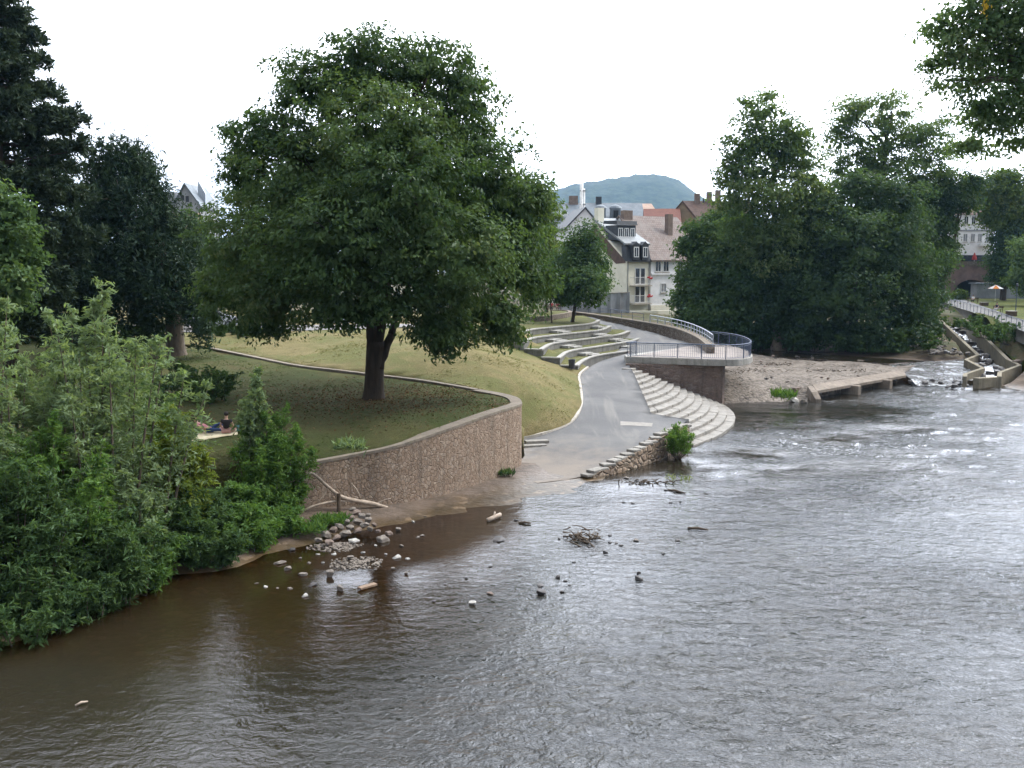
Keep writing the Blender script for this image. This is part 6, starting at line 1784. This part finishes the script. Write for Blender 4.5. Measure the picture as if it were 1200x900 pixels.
# ------------------------------------------------------------------ people
SK = {'h': (.10, .11), 'n': .055}
def skin(name, verts, edges, radii, mat, parent, root=0, sub=1):
    me = bpy.data.meshes.new(name); me.from_pydata([tuple(v) for v in verts], edges, [])
    me.materials.append(mat)
    o = bpy.data.objects.new(name, me); COL.objects.link(o); o.parent = parent
    m = o.modifiers.new('skin', 'SKIN'); m.use_smooth_shade = True
    for i, r in enumerate(radii):
        s = me.skin_vertices[0].data[i]
        s.radius = (r, r) if not hasattr(r, '__len__') else r
        s.use_root = (i == root)
    s = o.modifiers.new('sub', 'SUBSURF'); s.levels = sub; s.render_levels = sub
    return o
SKIN_M = plain('skin', (.50, .31, .23), (.44, .27, .20), 3, .6)
HAIR_M = plain('dark_hair', (.025, .018, .014), (.015, .011, .009), 8, .6)
def cloth(name, c): return plain(name, c, tuple(x * .8 for x in c), 5, .9)
def person(label, loc, rotz, J, top, legs, hair=None, bare_arm=True, scale=1.0, group=None, shoe=None):
    """J: pelvis, chest, neck, head, then L/R: sh, el, wr, hip, kn, an, toe (local, facing +Y)"""
    t = thing('person', label, 'person', loc, group, rotz); t.scale = (scale,) * 3
    V = lambda k: Vector(J[k])
    names = ['pelvis', 'waist', 'chest', 'neck', 'head', 'crown']
    vs = [V('pelvis'), V('pelvis').lerp(V('chest'), .5), V('chest'), V('neck'), V('neck').lerp(V('head'), .55), V('head')]
    rad = [(.13, .11), (.115, .09), (.13, .095), .05, .085, .092]
    ed = [(0, 1), (1, 2), (2, 3), (3, 4), (4, 5)]
    hd = (V('head') - V('neck')).normalized()
    vs.append(V('head') + hd * .09); rad.append(.06); ed.append((5, 6))
    face = Vector(J.get('face', (0, 1, 0))).normalized()
    vs.append(V('neck').lerp(V('head'), .6) + face * .10); rad.append(.016); ed.append((4, len(vs) - 1))
    for s in ('L', 'R'):
        b = len(vs)
        vs += [V('sh' + s), V('el' + s), V('wr' + s)]; rad += [.055, .042, .028]
        ed += [(2, b), (b, b + 1), (b + 1, b + 2)]
        fw = (V('wr' + s) - V('el' + s)).normalized()
        side = fw.cross(Vector((0, 0, 1)))
        side = side.normalized() if side.length > .1 else Vector((1, 0, 0))
        palm = V('wr' + s) + fw * .06
        vs.append(palm); rad.append((.035, .018)); ed.append((b + 2, b + 3))
        for k, (o_, L) in enumerate(((-.030, .07), (-.010, .085), (.010, .08), (.030, .065))):
            i = len(vs)
            vs += [palm + side * o_ + fw * .045, palm + side * o_ * 1.15 + fw * (.045 + L * .55) - Vector((0, 0, .01)), palm + side * o_ * 1.15 + fw * (.045 + L * .9) - Vector((0, 0, .03))]
            rad += [.009, .008, .007]; ed += [(b + 3, i), (i, i + 1), (i + 1, i + 2)]
        i = len(vs)
        vs += [palm - side * .045 + fw * .0, palm - side * .065 + fw * .04]; rad += [.010, .009]; ed += [(b + 3, i), (i, i + 1)]
        b = len(vs)
        vs += [V('hip' + s), V('kn' + s), V('an' + s), V('toe' + s)]; rad += [.085, .055, .038, .035]
        ed += [(0, b), (b, b + 1), (b + 1, b + 2), (b + 2, b + 3)]
    skin('body', vs, ed, rad, SKIN_M, t)
    tv = [V('pelvis').lerp(V('chest'), .15), V('pelvis').lerp(V('chest'), .55), V('chest'), V('chest').lerp(V('neck'), .55)]
    tr = [(.165, .155), (.155, .14), (.165, .145), .085]; te = [(0, 1), (1, 2), (2, 3)]
    for s in ('L', 'R'):
        i = len(tv); tv += [V('sh' + s), V('sh' + s).lerp(V('el' + s), .45)]; tr += [.08, .066]; te += [(2, i), (i, i + 1)]
    skin('shirt', tv, te, tr, top, t)
    lv = [V('pelvis')]; lr = [(.15, .125)]; le = []
    for s in ('L', 'R'):
        i = len(lv); lv += [V('hip' + s), V('kn' + s), V('kn' + s).lerp(V('an' + s), .85)]; lr += [.10, .07, .055]; le += [(0, i), (i, i + 1), (i + 1, i + 2)]
    skin('trousers', lv, le, lr, legs, t)
    h = V('head') - face * .025 + hd * .03
    MB().ball(h, (.105, .105, .105), 10, 7).build('hair', hair or HAIR_M, t, smooth=True, world=False)
    return t
SIT = dict(pelvis=(0, 0, .12), chest=(0, .03, .48), neck=(0, .04, .62), head=(0, .06, .80), shL=(-.18, .03, .54), shR=(.18, .03, .54), elL=(-.27, .10, .30), elR=(.27, .10, .30), wrL=(-.17, .30, .22), wrR=(.17, .30, .22),
    hipL=(-.10, .06, .12), hipR=(.10, .06, .12), knL=(-.34, .36, .16), knR=(.34, .36, .16), anL=(-.08, .46, .06), anR=(.08, .42, .08), toeL=(.08, .54, .05), toeR=(-.08, .50, .06))
LIE = dict(pelvis=(0, 0, .13), chest=(-.42, 0, .30), neck=(-.55, 0, .42), head=(-.62, 0, .57), shL=(-.46, .17, .33), shR=(-.46, -.17, .33), elL=(-.58, .24, .10), elR=(-.20, -.24, .22), wrL=(-.36, .30, .05), wrR=(.02, -.20, .24), face=(1, 0, .2),
    hipL=(.06, .09, .13), hipR=(.06, -.09, .13), knL=(.42, .14, .38), knR=(.46, -.10, .14), anL=(.70, .14, .08), anR=(.86, -.10, .07), toeL=(.82, .14, .06), toeR=(.96, -.10, .12))
CHAIR = dict(pelvis=(0, 0, .52), chest=(0, .02, .88), neck=(0, .03, 1.02), head=(0, .05, 1.20), shL=(-.18, .02, .94), shR=(.18, .02, .94), elL=(-.24, .10, .70), elR=(.24, .10, .70), wrL=(-.12, .32, .64), wrR=(.12, .32, .64),
    hipL=(-.10, .06, .50), hipR=(.10, .06, .50), knL=(-.12, .46, .48), knR=(.12, .46, .48), anL=(-.12, .46, .08), anR=(.12, .46, .08), toeL=(-.12, .60, .04), toeR=(.12, .60, .04))
def lawn_at(px, py, z):
    p = P(px, py, z)
    for _ in range(6): p = P(px, py, S_A.at(p.x, p.y))
    return p
pb = lawn_at(252, 511, 2.95)
t = thing('picnic_blanket', 'pale yellow picnic blanket spread on the lawn under the two picnickers', 'blanket', pb)
mb = MB()
nx_, ny_ = 14, 10
for j in range(ny_ + 1):
    for i in range(nx_ + 1):
        x = (i / nx_ - .5) * 1.9; y = (j / ny_ - .5) * 1.1
        ca_, sa_ = math.cos(.25), math.sin(.25)
        X_, Y_ = pb.x - .05 + x * ca_ - y * sa_, pb.y + .1 + x * sa_ + y * ca_
        mb.v.append((X_, Y_, S_A.at(X_, Y_) + .06 + .05 * noise.noise((X_ * 3, Y_ * 3, 0))))
for j in range(ny_):
    for i in range(nx_):
        a = j * (nx_ + 1) + i; mb.f.append((a, a + 1, a + nx_ + 2, a + nx_ + 1))
o = mb.build('cloth', plain('blanket_cloth', (.60, .54, .38), (.50, .42, .27), 6, .95), t, smooth=True)
sm = o.modifiers.new('solid', 'SOLIDIFY'); sm.thickness = .02
def on_lawn(x, y, dz=.07): return Vector((x, y, S_A.at(x, y) + dz))
person('picnicker in a black top sitting upright with their back to the river', on_lawn(pb.x + .48, pb.y + .05), .1, SIT, cloth('black_top', (.022, .018, .02)), cloth('pink_shorts', (.50, .28, .26)))
person('picnicker in jeans and pink shirt reclining on the blanket', on_lawn(pb.x - .35, pb.y + .35), -.1, LIE, cloth('pink_shirt', (.50, .22, .24)), cloth('blue_jeans', (.035, .06, .15)))
p_ = on_lawn(pb.x + 1.05, pb.y + .25)
t = thing('shoulder_bag', 'small teal bag lying at the right edge of the picnic blanket', 'bag', p_)
MB().box((p_.x, p_.y, p_.z + .12), (.38, .22, .24), .3).build('body', cloth('teal_cloth', (.10, .22, .25)), t, bevel=.05)
MB().tube([(p_.x - .14, p_.y, p_.z + .22), (p_.x, p_.y, p_.z + .36), (p_.x + .14, p_.y, p_.z + .22)], .015, 5).build('handle', cloth('teal_strap', (.06, .13, .15)), t)
p_ = on_lawn(pb.x + 1.35, pb.y - .05, 0)
o = MB().lathe([(.055, 0), (.07, .16), (.065, .16), (.05, .01)], p_, 12).build('cup', M_frame)
tag(o, 'white drinking cup on the grass right of the picnic blanket', 'cup')

# people by the terraces
pt = P(650, 364, 5.0)
t = thing('park_bench', 'dark wooden bench behind the tree bed carrying two people in red', 'bench', (pt.x, pt.y, 4.9))
def bench(t, p, rot, mat):
    R = Matrix.Translation(p) @ Matrix.Rotation(rot, 4, 'Z')
    def pc(nm, boxes):
        mb = MB()
        for c, s in boxes: mb.box(c, s)
        mb.v = [tuple(R @ Vector(q)) for q in mb.v]
        mb.build(nm, mat, t)
    pc('seat', [((0, -.14 + .14 * k, .44), (1.7, .12, .04)) for k in range(3)])
    pc('backrest', [((0, -.24, .62 + .15 * k), (1.7, .03, .11)) for k in range(2)])
    for sx_ in (-.7, .7): pc('leg', [((sx_, .1, .21), (.06, .06, .42)), ((sx_, -.22, .42), (.06, .05, .84))])
bench(t, Vector((pt.x, pt.y, 4.9)), PI, M_wood)
person('seated person in a red shirt at the left on the terrace bench', (pt.x - .4, pt.y - .05, 4.88), PI, CHAIR, cloth('red_shirt', (.45, .06, .05)), cloth('dark_trousers', (.05, .05, .06)))
person('seated person in a dark red top at the right on the terrace bench', (pt.x + .35, pt.y - .05, 4.88), PI, CHAIR, cloth('wine_shirt', (.28, .05, .05)), cloth('brown_trousers', (.12, .08, .06)))
# people and furniture in the right-hand park
pw = P(1140, 355, 4.65)
t = thing('park_bench', 'dark bench on the park path with a person in white', 'bench', pw)
bench(t, pw, PI * .9, M_wood)
person('person in a white shirt leaning on the dark park bench by the path', (pw.x, pw.y - .05, pw.z - .02), PI * .8, CHAIR, cloth('white_shirt', (.78, .78, .80)), cloth('black_trousers', (.03, .03, .035)))
pw = P(1168, 366, 4.42)
t = thing('park_bench', 'dark bench at the path edge with a person in dark blue', 'bench', pw)
bench(t, pw, PI * .6, M_wood)
person('person in a dark blue top sitting at the edge of the park path', (pw.x, pw.y, pw.z - .02), PI * .7, CHAIR, cloth('navy_top', (.03, .04, .09)), cloth('white_trousers', (.55, .55, .58)))
for (px, py, lab) in ((1153, 359, 'low dark planter box with pale rim between the two park benches'), (1185, 370.5, 'low dark planter box with pale rim on the lawn at the right edge')):
    p_ = P(px, py, 4.45)
    t = thing('planter_box', lab, 'planter', p_)
    MB().box((p_.x, p_.y, p_.z + .28), (1.05, .7, .56)).build('box', M_wood, t, bevel=.03)
    MB().box((p_.x, p_.y, p_.z + .60), (1.15, .8, .07)).build('rim', M_pale, t, bevel=.02)
pu = P(1166, 353, 4.7)
t = thing('parasol', 'orange and white parasol on the park lawn in front of the hut', 'parasol', pu)
MB().tube([pu, pu + Vector((0, 0, 2.5))], .03, 6).build('pole', M_frame, t)
mbo, mbw = MB(), MB()
for k in range(8):
    a0, a1 = 2 * PI * k / 8, 2 * PI * (k + 1) / 8
    tri = [pu + Vector((0, 0, 2.65)), pu + Vector((math.cos(a0) * 1.25, math.sin(a0) * 1.25, 2.05)), pu + Vector((math.cos(a1) * 1.25, math.sin(a1) * 1.25, 2.05))]
    (mbo if k % 2 else mbw).poly_solid(tri, (0, 0, .03))
mbo.build('canopy', cloth('orange_cloth', (.62, .22, .05)), t); mbw.build('canopy', cloth('white_cloth', (.75, .75, .75)), t)
p_ = PY(1142, 299, 203)
t = thing('red_parasol', 'closed red parasol on the terrace in front of the white bridge house', 'parasol', p_)
MB().tube([Vector((p_.x, p_.y, 10.6)), Vector((p_.x, p_.y, 13.4))], .05, 6).build('pole', M_frame, t)
MB().lathe([(.5, 0), (.45, .5), (.05, 1.5)], (p_.x, p_.y, 11.8), 10).build('canopy', cloth('red_cloth', (.30, .04, .04)), t)
p_ = P(1190, 368, 4.3)
t = thing('lamp_post', 'thin dark post standing on the park lawn near the right edge', 'post', p_)
MB().tube([p_, p_ + Vector((0, 0, 3.4))], [.06, .05], 6).build('pole', M_rail, t)
MB().lathe([(.10, 0), (.16, .15), (.12, .4), (.02, .5)], p_ + Vector((0, 0, 3.4)), 10).build('lantern', M_dframe, t)

# litter bin
pbn = P(670, 435, 2.62)
t = thing('litter_bin', 'small black litter bin standing at the foot of the terraces', 'bin', pbn)
MB().lathe([(.20, .22), (.25, .80), (.27, .82), (.27, .86), (.22, .86), (.20, .3)], pbn, 14).build('drum', M_dframe, t, smooth=False)
MB().tube([pbn + Vector((0, .22, -.1)), pbn + Vector((0, .22, .9))], .035, 6).build('post', M_rail, t)
# information board and parked cars behind the yew
pi_ = PY(71, 398, 76); pi_.z = S_B.at(pi_.x, pi_.y)
t = thing('notice_board', 'small notice board on a wooden post beside the street behind the willows', 'sign', pi_)
MB().tube([pi_, pi_ + Vector((0, 0, 2.0))], .06, 6).build('post', plain('orange_wood', (.32, .19, .08), None, 5, .8), t)
MB().box((pi_.x - .35, pi_.y - .06, pi_.z + 1.65), (.9, .05, .6)).build('board', M_pale, t, bevel=.01)

def car(label, loc, rot, paint):
    t = thing('parked_car', label, 'car', loc, 'cars parked on the street behind the park', rot)
    prof = [(-2.1, .32), (-2.15, .60), (-2.05, .88), (-1.55, .95), (-.95, 1.40), (.55, 1.44), (1.35, 1.02), (2.0, .92), (2.15, .62), (2.1, .32)]
    mb = MB(); L = len(prof)
    for y, k in ((-.82, 0), (-.70, 1), (.70, 1), (.82, 0)):
        for x, z in prof:
            mb.v.append((x, y * (.86 if z > 1.1 else 1), z + (0.0 if not k else .02)))
    for r in range(3):
        for i in range(L):
            j = (i + 1) % L
            mb.f.append((r * L + i, r * L + j, (r + 1) * L + j, (r + 1) * L + i))
    mb.f.append(tuple(range(L))); mb.f.append(tuple(range(4 * L - 1, 3 * L - 1, -1)))
    mb.build('body', paint, t, world=False, bevel=.04)
    for s in (-1, 1):
        MB().poly_solid([(-1.35, s * .785, .98), (-.88, s * .735, 1.34), (.50, s * .735, 1.37), (1.15, s * .785, 1.02)], (0, s * .03, 0)).build('side_window', M_glass, t, world=False)
        for x in (-1.3, 1.32):
            mb = MB(); mb.tube([(x, s * .66, .32), (x, s * .85, .32)], .32, 16)
            w = mb.build('wheel', M_dframe, t, world=False)
            MB().tube([(x, s * .852, .32), (x, s * .862, .32)], .19, 12).build('rim', R_zinc, w, world=False)
        MB().box((2.08, s * .58, .70), (.12, .34, .16)).build('headlight', M_frame, t, world=False, bevel=.02)
        MB().box((-2.09, s * .60, .74), (.10, .26, .2)).build('tail_light', M_flow, t, world=False, bevel=.02)
    MB().poly_solid([(1.30, -.62, 1.075), (.62, -.56, 1.435), (.62, .56, 1.435), (1.30, .62, 1.075)], (.03, 0, .03)).build('windscreen', M_glass, t, world=False)
    return t
for (px, Y, rot, col, nm, lab) in ((26, 81, .05, (.05, .06, .12), 'dark_blue_paint', 'dark blue car parked behind the pine at the far left'), (30, 85, .0, (.55, .56, .58), 'silver_paint', 'silver car parked behind the dark blue one'), (248, 82, .35, (.60, .62, .66), 'pale_silver_paint', 'pale silver car glimpsed right of the yew trunk'), (405, 84, .2, (.55, .57, .62), 'grey_white_paint', 'light grey car glimpsed under the chestnut branches')):
    p_ = PY(px, 392, Y); p_.z = S_B.at(p_.x, p_.y) + .06
    car(lab, p_, rot, plain(nm, col, None, 2, .3, spec=.6))
